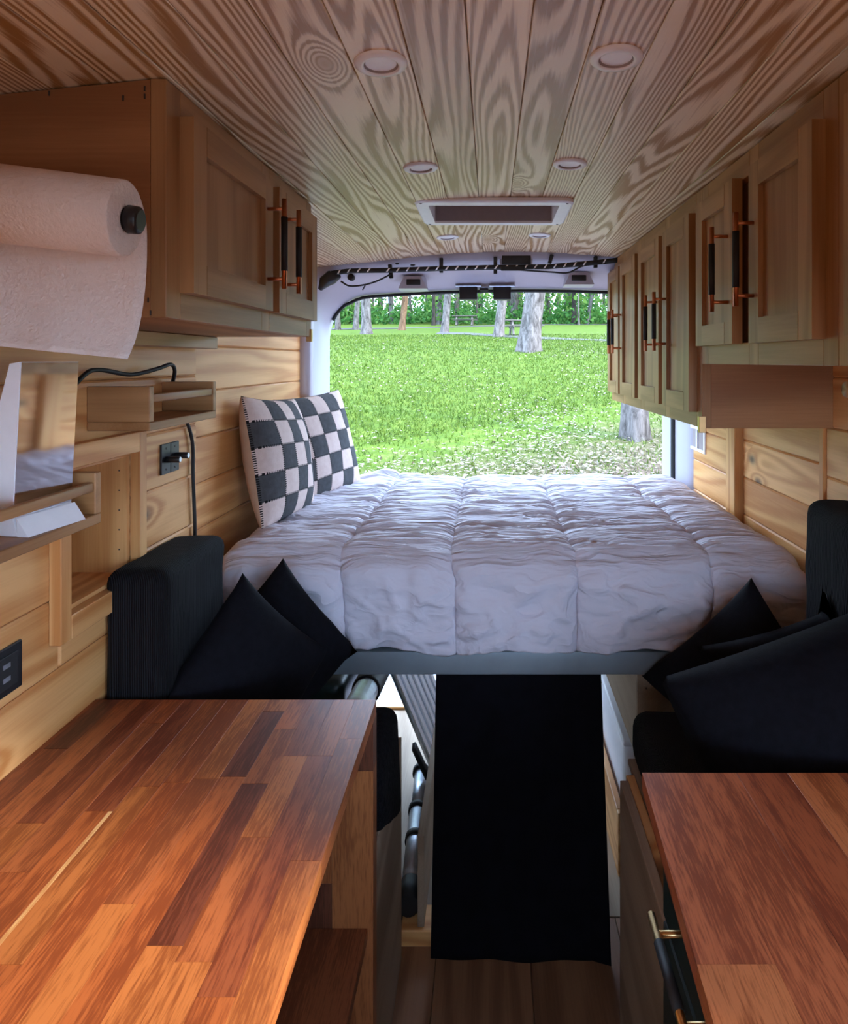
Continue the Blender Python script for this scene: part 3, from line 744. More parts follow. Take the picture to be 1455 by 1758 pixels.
box('socket', (XL+0.0062, 1.008, 1.062), (XL+0.009, 1.064, 1.118), M['rubber'], ol, 0.001)
for zz in (1.075, 1.098):
    box('usb_port', (XL+0.0088, 1.03, zz), (XL+0.0096, 1.046, zz+0.008), M['steel'], ol, 0)

# vent grille on the other wall
vg = thing('wall_vent', (XR, 2.76, 1.27), 'white slatted vent plate on the wall beyond the tall cabinet', 'vent')
for (ya, yb, za, zb) in ((2.655, 2.865, 1.215, 1.228), (2.655, 2.865, 1.312, 1.325), (2.655, 2.672, 1.2285, 1.3115), (2.848, 2.865, 1.2285, 1.3115), (2.752, 2.768, 1.2285, 1.3115)):
    box('grille_frame', (XR-0.008, ya, za), (XR-0.0005, yb, zb), M['white_plastic'], vg, 0.001)
box('grille_back', (XR-0.002, 2.672, 1.2285), (XR-0.0006, 2.848, 1.3115), M['grey_plastic'], vg, 0)

# ================================================================== BED
fr = thing('bed_frame', (0.05, 2.3, 0.0), 'grey painted steel platform frame carrying the bed', 'bed frame')
box('front_bar', (-0.80, 1.747, 0.724), (0.92, 1.79, 0.789), M['frame_steel'], fr, 0.003, 2)
box('rear_bar', (-0.80, 2.86, 0.724), (0.92, 2.90, 0.789), M['frame_steel'], fr, 0.003, 2)
for xx in (-0.80, 0.88): box('side_bar', (xx, 1.79, 0.724), (xx+0.04, 2.86, 0.789), M['frame_steel'], fr, 0.003, 2)
for xx in (-0.80, 0.88):
    for yy in (1.80, 2.82): box('leg', (xx, yy, 0.0), (xx+0.04, yy+0.04, 0.7238), M['frame_steel'], fr, 0.002)
for i in range(9): box('slat', (-0.76, 1.80+i*0.118, 0.775), (0.88, 1.86+i*0.118, 0.789), M['pinex'], fr, 0.002)
mt = box('mattress', (-0.795, 1.775, 0.7905), (0.90, 2.93, 1.015), M['mattress'], None, 0.05, 4); tag(mt, 'mattress hidden under the white quilted duvet', 'mattress')

def duvet():
    X0, X1 = -0.806, 0.898
    NX, top_len, drop = 360, 1.22, 0.190
    rr = 0.055
    yF, yB, zT = 1.748, 2.975, 1.045
    L1 = yB-(yF+rr); L2 = rr*PI/2; L3 = drop
    L = L1+L2+L3; NV = 300
    seams_x = [-0.80+0.02, -0.435, -0.118, 0.238, 0.632, 0.92]
    vs, fs = [], []
    sv = [0.0, 0.36, 0.72, 1.08]
    for j in range(NV+1):
        s = L*j/NV
        if s < L1: y, z, ny, nz = yB-s, zT, 0, 1
        elif s < L1+L2:
            a = (s-L1)/rr; y, z, ny, nz = yF+rr-rr*math.sin(a), zT-rr+rr*math.cos(a), -math.sin(a), math.cos(a)
        else: y, z, ny, nz = yF, zT-rr-(s-L1-L2), -1, 0
        sd = (L1+0.03)-s      # distance back from the front fold
        front = max(0.0, min(1.0, (s-L1-0.01)/0.08))
        for i in range(NX+1):
            X = X0+(X1-X0)*i/NX
            wob = 0.012*mn.noise(Vector((X*2, s*3, 1.0)))
            dx = min(abs(X+wob-q-(0.02*front if q < 0 else 0.0)) for q in seams_x)
            dv = min(abs(sd+0.015*mn.noise(Vector((X*3, s*2, 5.0)))-q) for q in sv)
            h = 0.020*(1-math.exp(-dx/0.022))*(1-0.6*math.exp(-dv/0.02)*(1-front*0.4))
            # gathers running across the bed, tightest near the seams
            near = 0.35+0.65*math.exp(-dx/0.10)
            g1 = mn.noise(Vector((X*3.2, s*26+1.5*mn.noise(Vector((X*2.5, s*4, 9))), 2.0)))
            g2 = mn.noise(Vector((X*7, s*58+2*mn.noise(Vector((X*3, s*5, 3))), 4.0)))
            rid = 1-abs(mn.noise(Vector((X*2.2, s*13, 7.0))))*2
            rid2 = 1-abs(mn.noise(Vector((X*2.6+3, s*24+1.2*mn.noise(Vector((X*3, s*3, 19))), 8.0))))*2.4
            w = (1-front)*(0.012*g1*near+0.0050*g2*near+0.008*max(0, rid)**3+0.013*near*max(0, rid2)**2)
            d1 = mn.noise(Vector((X*7+s*4, s*9-X*3, 11.0))); d2 = mn.noise(Vector((X*16-s*7, s*20+X*8, 13.0)))
            r3 = 1-abs(mn.noise(Vector((X*5+s*9, s*6-X*5, 17.0))))*2.6; r4 = 1-abs(mn.noise(Vector((X*9-s*12, s*9+X*6, 27.0))))*2.6
            w += front*(0.016*d1+0.006*d2+0.013*max(0, r3)**1.5*0.7+0.005*max(0, r4)**1.5)
            w += 0.006*mn.noise(Vector((X*2.2, s*2.4, 21.0)))
            h += w
            edge = min(X-X0, X1-X)
            dz = -0.06*math.exp(-edge/0.025)
            rear = yB-y
            dz += -0.05*math.exp(-rear/0.02)*(1 if s < L1 else 0)
            # bunched fold along the back on the pillow side
            dz += 0.030*math.exp(-((X+0.50)/0.10)**2-((y-2.90)/0.06)**2)
            hem = 0.0
            if s > L1+L2:
                q = (s-L1-L2)/L3
                hem = q*(0.014*math.sin((X-0.06)*PI/0.36*1.0)**2*1.0 - 0.010 + 0.012*mn.noise(Vector((X*5, 0, 31.0))))
            xo = 0.004*mn.noise(Vector((X*20, s*30, 41.0)))*(1 if 2 < i < NX-2 else 0)
            vs.append((X+xo, y+ny*h*1.15, z+nz*h+dz*(1-front*0.8)-hem))
    W = NX+1
    for j in range(NV):
        for i in range(NX): fs.append((j*W+i, j*W+i+1, (j+1)*W+i+1, (j+1)*W+i))
    o = raw('duvet', vs, fs, M['duvet'], None, (0.05, 2.3, 1.02), True)
    m = o.modifiers.new('t', 'SOLIDIFY'); m.thickness = 0.008; m.offset = -1
    return tag(o, 'white quilted duvet spread over the bed and hanging down in front', 'duvet')
duvet()

def pillow(name, label, cat, size, thick, mats, loc, rot, seed=0, pinch=0.07, floor=None, group=None, uvs=False, n=26, wrinkle=0.006, wall_x=None, sag=0.0, y_min=None, y_max=None):
    a, b = size[0]/2, size[1]/2
    vs, fs, uv, mi = [], [], [], []
    W = n+1
    R = Matrix.Rotation(0, 4, 'X')
    from mathutils import Euler
    E = Euler(rot, 'XYZ').to_matrix(); P = Vector(loc)
    for side in (1, -1):
        for j in range(W):
            for i in range(W):
                u, v = -1+2*i/n, -1+2*j/n
                uu, vv = math.sin(u*PI/2)*0.25+u*0.75, math.sin(v*PI/2)*0.25+v*0.75
                X = a*uu*(1-pinch*(1-vv*vv)); Y = b*vv*(1-pinch*(1-uu*uu))
                e = max(0.0, (1-uu**2)*(1-vv**2))
                T = thick/2*(e**0.42)
                q = Vector((X*9+seed, Y*9, side*2.0))
                T += wrinkle*e**0.3*(mn.noise(q)+0.6*mn.noise(q*2.3)) if 0 < e else 0
                p = P+E @ Vector((X, Y-sag*e*0.02, side*T))
                if floor is not None and p.z < floor: p.z = floor+(p.z-floor)*0.02
                if wall_x is not None:
                    if wall_x < 0 and p.x < wall_x: p.x = wall_x
                    if wall_x > 0 and p.x > wall_x: p.x = wall_x
                if y_min is not None and p.y < y_min: p.y = y_min
                if y_max is not None and p.y > y_max: p.y = y_max
                vs.append(p); uv.append(((uu+1)/2, (vv+1)/2))
    for side in (0, 1):
        for j in range(n):
            for i in range(n):
                k = side*W*W+j*W+i; f = (k, k+1, k+W+1, k+W)
                fs.append(f if side == 0 else tuple(reversed(f))); mi.append(side if len(mats) > 1 else 0)
    o = raw(name, vs, fs, mats[0], None, None, True)
    if len(mats) > 1: o.data.materials.append(mats[1])
    for p, m_ in zip(o.data.polygons, mi): p.material_index = m_
    if uvs:
        l = o.data.uv_layers.new(name='UVMap')
        for lp in o.data.loops: l.data[lp.index].uv = uv[lp.vertex_index]
    bm = bmesh.new(); bm.from_mesh(o.data); bmesh.ops.remove_doubles(bm, verts=bm.verts, dist=0.0004); bm.to_mesh(o.data); bm.free()
    for p in o.data.polygons: p.use_smooth = True
    return tag(o, label, cat, group)
def rot_from(nrm, up_twist=0.0, up=Vector((0, 0, 1))):
    """euler that turns local z to nrm and local y as far up as possible, then twists in the plane"""
    z = Vector(nrm).normalized(); y = (up-z*up.dot(z)).normalized(); x = y.cross(z)
    Mx = Matrix((x, y, z)).transposed()
    return (Mx @ Matrix.Rotation(up_twist, 3, 'Z')).to_euler()
BED = 1.062
pillow('throw_pillow', 'checkered grey and cream pillow in front, its tan side toward the camera', 'pillow', (0.44, 0.45), 0.17, [M['checker'], M['tan_fabric']], (-0.772, 2.235, BED+0.205), rot_from((1.0, -0.06, 0.20), -0.08), 3, 0.05, BED, 'checkered pillows on the bed', True, 30, 0.004, XLR+0.004)
pillow('throw_pillow', 'checkered grey and cream pillow half hidden behind its twin near the window', 'pillow', (0.44, 0.45), 0.15, [M['checker'], M['tan_fabric']], (-0.735, 2.63, BED+0.197), rot_from((1.0, -0.40, 0.26), 0.05), 8, 0.05, BED, 'checkered pillows on the bed', True, 30, 0.004, XLR+0.004)

# black cloth hanging from the bed frame
def curtain():
    vs, fs = [], []; nu, nv = 60, 40
    for j in range(nv+1):
        t = j/nv
        for i in range(nu+1):
            u = i/nu
            X = (-0.157+(0.474)*u)+(u-0.5)*0.012*t
            y = 1.764-0.105*t+0.004*t*math.sin(u*7+0.7)+0.003*math.sin(u*17+2*t)*t-0.02*t*max(0, (u-0.9)*10)
            
            z = 0.7235-0.723*t
            vs.append((X, y-0.004, z))
    for j in range(nv):
        for i in range(nu): fs.append((j*(nu+1)+i, j*(nu+1)+i+1, (j+1)*(nu+1)+i+1, (j+1)*(nu+1)+i))
    o = raw('hanging_cloth', vs, fs, M['black_cloth'], None, None, True)
    m = o.modifiers.new('t', 'SOLIDIFY'); m.thickness = 0.003
    tag(o, 'black cloth hanging from the bed frame down to the floor', 'curtain')
curtain()

# ================================================================== BENCHES AND CUSHIONS
def cushion(name, label, lo, hi, mat, bev=0.045, seg=4, sub=5, amp=0.006, fn=None, cat='cushion'):
    bm = bmesh.new(); bmesh.ops.create_cube(bm, size=1.0)
    S = [h-l for l, h in zip(lo, hi)]
    for v in bm.verts: v.co = Vector((v.co.x*S[0], v.co.y*S[1], v.co.z*S[2]))
    bmesh.ops.bevel(bm, geom=list(bm.edges), offset=bev, segments=seg, profile=0.5, affect='EDGES')
    bmesh.ops.subdivide_edges(bm, edges=[e for e in bm.edges if e.calc_length() > 0.05], cuts=sub, use_grid_fill=True)
    C = Vector([(l+h)/2 for l, h in zip(lo, hi)])
    bm.normal_update()
    for v in bm.verts:
        d = amp*(mn.noise((v.co+C)*7)+0.5*mn.noise((v.co+C)*17))
        v.co += v.normal*d
        if fn: v.co = fn(v.co+C)-C
    me = bpy.data.meshes.new(name); bm.to_mesh(me); bm.free()
    o = mesh_obj(name, me, mat, C, None, True)
    return tag(o, label, cat)
SEAT = 0.73
lb = thing('bench_box', (-0.5, 1.48, 0.0), 'plywood bench box under the black seat by the striped counter', 'bench')
box('side_panel', (-0.262, 1.295, 0.0), (-0.242, 1.66, 0.60), M['dim_ply'], lb, 0.001)
box('top_panel', (-0.82, 1.295, 0.585), (-0.262, 1.66, 0.60), M['dim_ply'], lb, 0.001)
box('end_panel', (-0.82, 1.645, 0.0), (-0.263, 1.66, 0.584), M['dim_ply'], lb, 0.001)
def drape(p):
    if p.x > -0.32 and p.z < 0.66:
        k = min(1, max(0, (p.y-1.31)/0.26))
        p.z -= 0.16*k*max(0, min(1, (p.x+0.32)/0.07))
        p.x += 0.008
    return p
cushion('seat_cushion', 'black fleecy seat cushion spilling over the bench beside the striped counter', (-0.825, 1.297, 0.602), (-0.236, 1.605, SEAT), M['fleece'], 0.04, 4, 5, 0.006, drape)
cushion('back_cushion', 'black corduroy back cushion upright below the niche and switches', (-0.828, 1.30, SEAT+0.003), (-0.688, 1.60, 1.172), M['corduroy'], 0.03, 4, 6, 0.006)
pillow('black_pillow', 'black pillow with a seam line, nearest the corduroy cushion by the niche', 'pillow', (0.35, 0.35), 0.14, [M['black_fabric']], (-0.585, 1.46, SEAT+0.128), rot_from((1.0, -0.75, 0.2), 0.72), 2, 0.09, SEAT+0.006, 'black throw pillows on the benches', wall_x=-0.685, y_min=1.297)
pillow('black_pillow', 'black pillow with pointed corner leaning on the duvet by the niche side', 'pillow', (0.35, 0.35), 0.13, [M['black_fabric']], (-0.565, 1.60, SEAT+0.115), rot_from((0.85, -1.0, 0.25), 0.62), 5, 0.09, SEAT+0.006, 'black throw pillows on the benches', wall_x=-0.685, y_max=1.715)

rb = thing('bench_box', (0.6, 1.3, 0.0), 'plywood bench box with doubled edge beside the drawer cabinet', 'bench')
box('side_board', (0.311, 1.062, 0.0), (0.331, 1.473, 0.61), M['dim_ply'], rb, 0.001)
box('inner_board', (0.3315, 1.062, 0.0), (0.352, 1.50, 0.605), M['piney'], rb, 0.001)  # paler pine puts the light on the board's top edge into its colour
box('top_panel', (0.3525, 1.062, 0.585), (0.92, 1.57, 0.60), M['dim_ply'], rb, 0.001)
box('end_panel', (0.36, 1.555, 0.0), (0.92, 1.57, 0.584), M['frame_steel'], rb, 0.001)
cushion('seat_cushion', 'black ribbed seat cushion on the bench beside the drawer cabinet', (0.356, 1.07, 0.602), (0.925, 1.585, SEAT), M['corduroy'], 0.04, 4, 5, 0.006)
cushion('back_cushion', 'black corduroy back cushion standing against the wall under the tall cabinet', (0.80, 1.35, SEAT+0.003), (0.928, 1.575, 1.268), M['corduroy'], 0.035, 4, 6, 0.007)
pillow('black_pillow', 'black pillow with pointed top corner against the duvet, farthest of the three on its bench', 'pillow', (0.46, 0.46), 0.15, [M['black_fabric']], (0.62, 1.50, SEAT+0.02), rot_from((-1.0, -0.75, 0.35), 0.88), 12, 0.07, SEAT+0.006, 'black throw pillows on the benches', wall_x=0.79, y_max=1.72)
pillow('black_pillow', 'black pillow mostly hidden between two others below the tall cabinet', 'pillow', (0.44, 0.44), 0.13, [M['black_fabric']], (0.77, 1.37, SEAT+0.09), rot_from((-0.3, -1.0, 0.5), 0.42), 15, 0.09, SEAT+0.006, 'black throw pillows on the benches', wall_x=0.79)
pillow('black_pillow', 'large plump black pillow at the drawer cabinet, frontmost of its pile', 'pillow', (0.56, 0.42), 0.24, [M['black_fabric']], (0.685, 1.215, SEAT+0.130), rot_from((-0.12, -1.0, 0.40), 0.36), 18, 0.03, SEAT+0.006, 'black throw pillows on the benches', y_min=1.06)

# ================================================================== GALLEY ON THE STRIPED COUNTER SIDE
CT = 0.91
ctl = thing('countertop', (-0.535, 0.6, CT-0.03), 'butcher block countertop of striped red-brown staves below the router shelf', 'countertop')
XE = -0.24; SW = 0.0445; YF_, YN = 1.283, 0.12
def tone_mat(name, ax, light, dark):
    return wood(name, ax, light, dark, contour=3, across=16, along=1.6, fiber=1.9, rough=0.36, var=0.06, soft=(-0.2, 1.1), spec=0.5, bump_s=0.05, fiber_scale=330, fiber_along=26.0)
T = {'d': tone_mat('stave_dark', 'y', srgb(122, 66, 46), srgb(90, 44, 28)), 'r': tone_mat('stave_red', 'y', srgb(150, 82, 50), srgb(112, 54, 32)),
     'm': tone_mat('stave_mid', 'y', srgb(170, 98, 56), srgb(126, 66, 36)), 'l': tone_mat('stave_light', 'y', srgb(186, 114, 62), srgb(142, 78, 40)),
     'o': tone_mat('stave_orange', 'y', srgb(178, 100, 54), srgb(134, 68, 36)), 'p': tone_mat('stave_pale', 'y', srgb(222, 180, 124), srgb(196, 144, 90))}
rows = {0: [(YN, .869, 'l'), (.869, 1.15, 'm'), (1.15, YF_, 'm')], 1: [(YN, .683, 'o'), (.683, 1.10, 'r'), (1.10, YF_, 'm')],
        2: [(YN, .723, 'l'), (.723, .9125, 'm'), (.9125, 1.10, 'l'), (1.10, YF_, 'r')], 3: [(YN, .743, 'l'), (.743, 1.028, 'd'), (1.028, 1.18, 'm'), (1.18, YF_, 'o')],
        4: [(YN, .60, 'o'), (.60, 1.045, 'o'), (1.045, 1.24, 'd'), (1.24, YF_, 'l')], 5: [(YN, .8, 'l'), (.8, 1.04, 'm'), (1.04, YF_, 'l')],
        6: [(YN, .55, 'm'), (.55, 1.03, 'o'), (1.03, YF_, 'o')], 7: [(YN, .72, 'o'), (.72, 1.02, 'l'), (1.02, YF_, 'm')],
        8: [(YN, .50, 'l'), (.50, .965, 'o'), (.965, YF_, 'r')], 9: [(YN, .85, 'o'), (.85, 1.20, 'm'), (1.20, YF_, 'o')],
        10: [(YN, .62, 'm'), (.62, .94, 'l'), (.94, YF_, 'r')], 11: [(YN, .93, 'l'), (.93, YF_, 'm')], 12: [(YN, .75, 'o'), (.75, 1.12, 'r'), (1.12, YF_, 'd')], 13: [(YN, .9, 'm'), (.9, YF_, 'r')]}
for r, segs in rows.items():
    x1 = XE-SW*r; x0 = max(XE-SW*(r+1), XL+0.001)
    if x0 >= x1-0.003: continue
    for (ya, yb, tn) in segs:
        if r == 8 and tn == 'o':
            box('stave', (x0, ya+0.0002, CT-0.03), (x0+0.038, yb-0.0002, CT), T[tn], ctl, 0.0002)
            box('stave', (x0+0.0382, ya+0.0002, CT-0.03), (x1-0.0002, yb-0.0002, CT), T['p'], ctl, 0.0004)
        else: box('stave', (x0+0.0001, ya+0.0002, CT-0.03), (x1-0.0001, yb-0.0002, CT), T[tn], ctl, 0.0002)
kb = thing('galley_cabinet', (-0.5, 0.7, 0.0), 'dark base cabinet with open end shelf under the striped counter', 'cabinet')
box('body', (XL+0.002, YN, 0.0), (-0.39, 1.20, CT-0.031), M['green_paint'], kb, 0.002)
tz = {'d': tone_mat('panel_dark', 'z', srgb(108, 62, 44), srgb(80, 42, 28)), 'm': tone_mat('panel_mid', 'z', srgb(170, 104, 60), srgb(134, 76, 42)), 'r': tone_mat('panel_red', 'z', srgb(140, 80, 48), srgb(106, 56, 34))}
for i, (zz, tn1, tn2) in enumerate(((0.78, 'm', 'd'), (0.55, 'd', 'm'), (0.70, 'r', 'r'), (0.4, 'r', 'm'), (0.66, 'm', 'r'), (0.5, 'd', 'm'), (0.74, 'm', 'r'))):
    x1 = XE-0.0005-i*SW*1.9; x0 = x1-SW*1.9+0.0003
    x0 = max(x0, XL+0.002)
    box('end_panel_stave', (x0, 1.252, 0.0), (x1, 1.290 if i < 1 else 1.285, zz), tz[tn1], kb, 0.0005)
    box('end_panel_stave', (x0, 1.252, zz+0.0003), (x1, 1.290 if i < 1 else 1.285, CT-0.0305), tz[tn2], kb, 0.0005)
box('end_shelf', (-0.389, 0.80, 0.435), (-0.252, 1.2515, 0.46), tone_mat('shelf_red', 'y', srgb(140, 78, 48), srgb(108, 54, 32)), kb, 0.001)

# ================================================================== DRAWER CABINET SIDE
ctr = thing('countertop', (0.6, 0.7, CT-0.03), 'reddish butcher block countertop on the drawer cabinet', 'countertop')
Tr = [tone_mat('mahogany_a', 'y', srgb(182, 100, 62), srgb(134, 66, 40)), tone_mat('mahogany_b', 'y', srgb(196, 116, 70), srgb(150, 80, 44)), tone_mat('mahogany_c', 'y', srgb(164, 86, 52), srgb(120, 56, 34))]
yb_, ya_ = 1.055, 0.12
xl_far, xl_near = 0.261, 0.209
def edge_x(y): return xl_near+(xl_far-xl_near)*(y-ya_)/(yb_-ya_)
for seg, (y0, y1, ti) in enumerate(((ya_, 0.72, 1), (0.7203, yb_, 0))):
    vs = [(edge_x(y0), y0, CT-0.03), (0.335, y0, CT-0.03), (0.335, y1, CT-0.03), (edge_x(y1), y1, CT-0.03), (edge_x(y0), y0, CT), (0.335, y0, CT), (0.335, y1, CT), (edge_x(y1), y1, CT)]
    raw('stave', vs, [(3, 2, 1, 0), (4, 5, 6, 7), (0, 1, 5, 4), (1, 2, 6, 5), (2, 3, 7, 6), (3, 0, 4, 7)], Tr[ti], ctr)
x = 0.3352; i = 0
while x < 0.92:
    w = min(0.088, 0.925-x); cut = 0.45+0.35*((i*0.618) % 1)
    box('stave', (x, ya_, CT-0.03), (x+w-0.0003, cut, CT), Tr[(i+1) % 3], ctr, 0.0004)
    box('stave', (x, cut+0.0003, CT-0.03), (x+w-0.0003, yb_, CT), Tr[(i*2) % 3], ctr, 0.0004)
    x += w; i += 1
dc = thing('drawer_cabinet', (0.6, 0.7, 0.0), 'dark green drawer cabinet with brass-ended pull in the aisle', 'cabinet')
box('body', (0.305, ya_, 0.0), (0.92, 1.045, CT-0.031), M['green_paint'], dc, 0.002)
for (za, zb, hh) in ((0.70, 0.865, True), (0.40, 0.69, False), (0.06, 0.39, False)):
    d = box('drawer', (0.287, 0.52, za), (0.3048, 1.02, zb), M['green_paint'], dc, 0.003)
    a = 0.838 if hh else (za+zb)/2
    if hh:
        xb_ = 0.229; a = 0.828
        multi_tube('handle', [([(xb_, 0.875, a), (xb_, 0.69, a)], 0.006, 14), ([(0.288, 0.845, a), (xb_, 0.845, a)], 0.0045, 10), ([(0.288, 0.728, a), (xb_, 0.728, a)], 0.0045, 10)], M['brass'], d)['label'] = 'brass bar pull'
        tube('grip', [(xb_, 0.832, a), (xb_, 0.742, a)], 0.0075, M['rubber'], d, 14)

# ================================================================== UNDER THE BED
ob = thing('storage_box', (0.68, 2.3, 0.45), 'plywood storage box slung under the bed by the drawer side', 'box')
box('end_panel', (0.43, 1.795, 0.45), (0.875, 1.812, 0.722), M['dim_ply'], ob, 0.001)
box('side_panel', (0.43, 1.8125, 0.45), (0.448, 2.80, 0.722), M['dim_ply'], ob, 0.001)
box('bottom_panel', (0.4485, 1.8125, 0.45), (0.875, 2.80, 0.465), M['dim_ply'], ob, 0.001)
for (bx_, bz) in ((0.456, 0.66), (0.52, 0.70), (0.47, 0.49)): lathe('screw', [(0.0001, 0.001), (0.003, 0.0008), (0.003, 0)], M['dull_bolt'], (bx_, 1.7945, bz), ob, 10, rot=(PI/2, 0, 0))
gp = box('rear_light_block', (-0.08, 2.78, 0.0), (0.87, 2.80, 0.449), M['dim_ply'], None, 0.001); tag(gp, 'unseen plywood panel added to block rear light under the bed', 'panel')  # out of view; added to keep daylight from flooding in beneath the bed
cr = thing('wooden_crate', (0.56, 2.2, 0.0), 'low pine crate on the floor under the bed holding a white bin', 'crate')
box('front_board', (0.40, 1.92, 0.0), (0.80, 1.94, 0.20), M['pinex'], cr, 0.002)
box('side_board', (0.40, 1.9405, 0.0), (0.42, 2.48, 0.20), M['piney'], cr, 0.002)
box('side_board', (0.78, 1.9405, 0.0), (0.80, 2.48, 0.20), M['piney'], cr, 0.002)
box('back_board', (0.4205, 2.46, 0.0), (0.7795, 2.48, 0.20), M['pinex'], cr, 0.002)
box('base', (0.4205, 1.9405, 0.0), (0.7795, 2.4595, 0.03), M['piney'], cr, 0.002)
bn = thing('plastic_bin', (0.56, 2.2, 0.032), 'white rounded plastic bin standing in the crate under the bed', 'bin')
box('bin_body', (0.43, 1.96, 0.032), (0.75, 2.43, 0.40), M['white_plastic'], bn, 0.05, 5)
box('rim', (0.424, 1.954, 0.385), (0.756, 2.436, 0.402), M['white_plastic'], bn, 0.008, 3)
bm_ = box('floor_beam', (-0.25, 1.69, 0.0), (-0.02, 1.775, 0.045), M['pinex'], None, 0.003); tag(bm_, 'short pine beam on the floor beside the black cloth', 'beam')
# silver pole lying toward the rear door
pl = thing('silver_pole', (-0.235, 2.0, 0.0), 'silver telescoping pole lying on the floor under the bed', 'pole')
A = Vector((-0.232, 1.735, 0.082)); B = Vector((-0.262, 2.30, 0.075))
lerp = lambda t: A+(B-A)*t
tube('end_sleeve', [lerp(-0.02), lerp(0.12)], 0.030, M['rubber'], pl, 18)
tube('outer_tube', [lerp(0.12), lerp(0.62)], 0.027, M['steel'], pl, 18)
tube('inner_tube', [lerp(0.62), lerp(1.0)], 0.023, M['steel'], pl, 18)
for t_ in (0.40, 0.63, 0.98): tube('clamp', [lerp(t_), lerp(t_+0.035)], 0.0315, M['rubber'], pl, 18)
box('pole_rest', (-0.262, 1.77, 0.0), (-0.205, 1.80, 0.0515), M['black_plastic'], pl, 0.002); box('pole_rest', (-0.285, 2.22, 0.0), (-0.225, 2.25, 0.0475), M['black_plastic'], pl, 0.002)
ps = box('plywood_sheet', (-0.2035, 1.70, 0.046), (-0.185, 2.28, 0.30), M['dim_ply'], None, 0.001); tag(ps, 'thin plywood sheet on edge between silver pole and black cloth', 'plywood')
# folded ribbed ramp leaning on the bench
rp = thing('ribbed_ramp', (-0.3, 2.45, 0.0), 'grey ribbed folding ramp leaning sideways under the bed', 'ramp')
P0 = Vector((-0.252, 2.34, 0.13)); dirn = Vector((-0.24, 0.06, 0.52)).normalized(); acr = Vector((0.30, 0.52, 0.0)).normalized(); nr = -dirn.cross(acr).normalized()
def obox(name, o, L, Wd, Tk, mat, parent):
    vs = []
    for a in (0, 1):
        for b in (0, 1):
            for c in (0, 1): vs.append(o+dirn*L*a+acr*Wd*b+nr*Tk*c)
    return raw(name, vs, [(0, 1, 3, 2), (4, 6, 7, 5), (0, 4, 5, 1), (2, 3, 7, 6), (0, 2, 6, 4), (1, 5, 7, 3)], mat, parent)
P0 = P0-dirn*0.15
obox('plate', P0, 0.70, 0.20, -0.012, M['steel'], rp)
for i in range(7): obox('rib', P0+acr*(0.006+0.029*i), 0.70, 0.014, 0.008, M['white_plastic'], rp)
box('strap', (-0.262, 2.20, 0.10), (-0.246, 2.235, 0.24), M['rubber'], rp, 0.004, 2, (0.2, -0.35, 0))
wb = thing('wheel_arch_cover', (-0.68, 2.45, 0.0), 'dark moulded wheel arch cover under the bed behind the duct', 'cover')
box('cover_shell', (-0.865, 2.13, 0.0), (-0.515, 2.78, 0.50), M['green_paint'], wb, 0.04, 4)
box('cover_flange', (-0.866, 2.10, 0.0), (-0.50, 2.795, 0.02), M['green_paint'], wb, 0.004)
# dark-sleeved duct
dt = thing('vent_duct', (-0.45, 2.2, 0.3), 'fat silver duct with black ribbed sleeve under the bed', 'duct')
D0 = Vector(at(618, 1204, 2.05)); D1 = Vector(at(652, 1140, 2.45))
lerp2 = lambda t: D0+(D1-D0)*t
tube('duct_tube', [lerp2(-0.7), lerp2(0.30)], 0.043, M['steel'], dt, 20)
tube('duct_sleeve', [lerp2(0.25+0.02*i) for i in range(40)], [0.049+0.003*(i % 2) for i in range(40)], M['rubber'], dt, 20)
box('duct_stand', (D0.x-0.06, D0.y-0.2, 0.0), (D0.x+0.02, D0.y+0.05, D0.z-0.095), M['dim_ply'], dt, 0.002)

# wiring loom across the header
hl = thing('wiring_loom', (0.0, 2.78, 2.06), 'black and white taped wiring loom strung across the rear header', 'wiring')
def loom_pt(t):
    px = 562+(1066-562)*t
    c = [(562, 470), (600, 465), (670, 464), (757, 461), (850, 459), (940, 458), (1000, 453), (1066, 446)]
    for (a, b), (c_, d) in zip(c[:-1], c[1:]):
        if a <= px <= c_: py = b+(d-b)*(px-a)/(c_-a); break
    return Vector(at(px, py, 2.785))
pts = [loom_pt(i/60) for i in range(61)]
tube('loom_core', pts, 0.0115, M['rubber'], hl, 12)
vsA, fsA = [], []
for i in range(0, 58, 2):
    p, q = pts[i], pts[i+1]; d = (q-p).normalized(); up = Vector((0, 0, 1)); u = (up-d*up.dot(d)).normalized(); w = d.cross(u)
    strip = []
    for k in range(7):
        a = -0.75+1.5*k/6
        s = p+d*(0.006*k/6*2.2)
        rr2 = 0.0123
        strip.append((s+(u*math.sin(a)*rr2*1.0-Vector((0, 1, 0))*math.cos(a)*rr2), s+d*0.0075+(u*math.sin(a)*rr2-Vector((0, 1, 0))*math.cos(a)*rr2)))
    vs = [v for pr in strip for v in pr]
    fs = [(2*k, 2*k+1, 2*k+3, 2*k+2) for k in range(6)]
    if i % 4 == 0 or random.random() < 0.6: raw('tape_band', vs, fs, M['white_plastic'], hl)
tube('thin_wire', curve_pts([at(585, 483, 2.78), at(600, 491, 2.78), at(625, 489, 2.78), at(648, 482, 2.78), at(670, 471, 2.785)], 6), 0.004, M['rubber'], hl, 8)
tube('thin_wire', curve_pts([at(862, 461, 2.775), at(900, 464, 2.775), at(945, 467, 2.78), at(975, 468, 2.78), at(1002, 456, 2.78), at(1040, 452, 2.78)], 6), 0.004, M['rubber'], hl, 8)
tube('thin_wire', [at(627, 489, 2.78), at(622, 498, 2.78)], 0.003, M['rubber'], hl, 8)
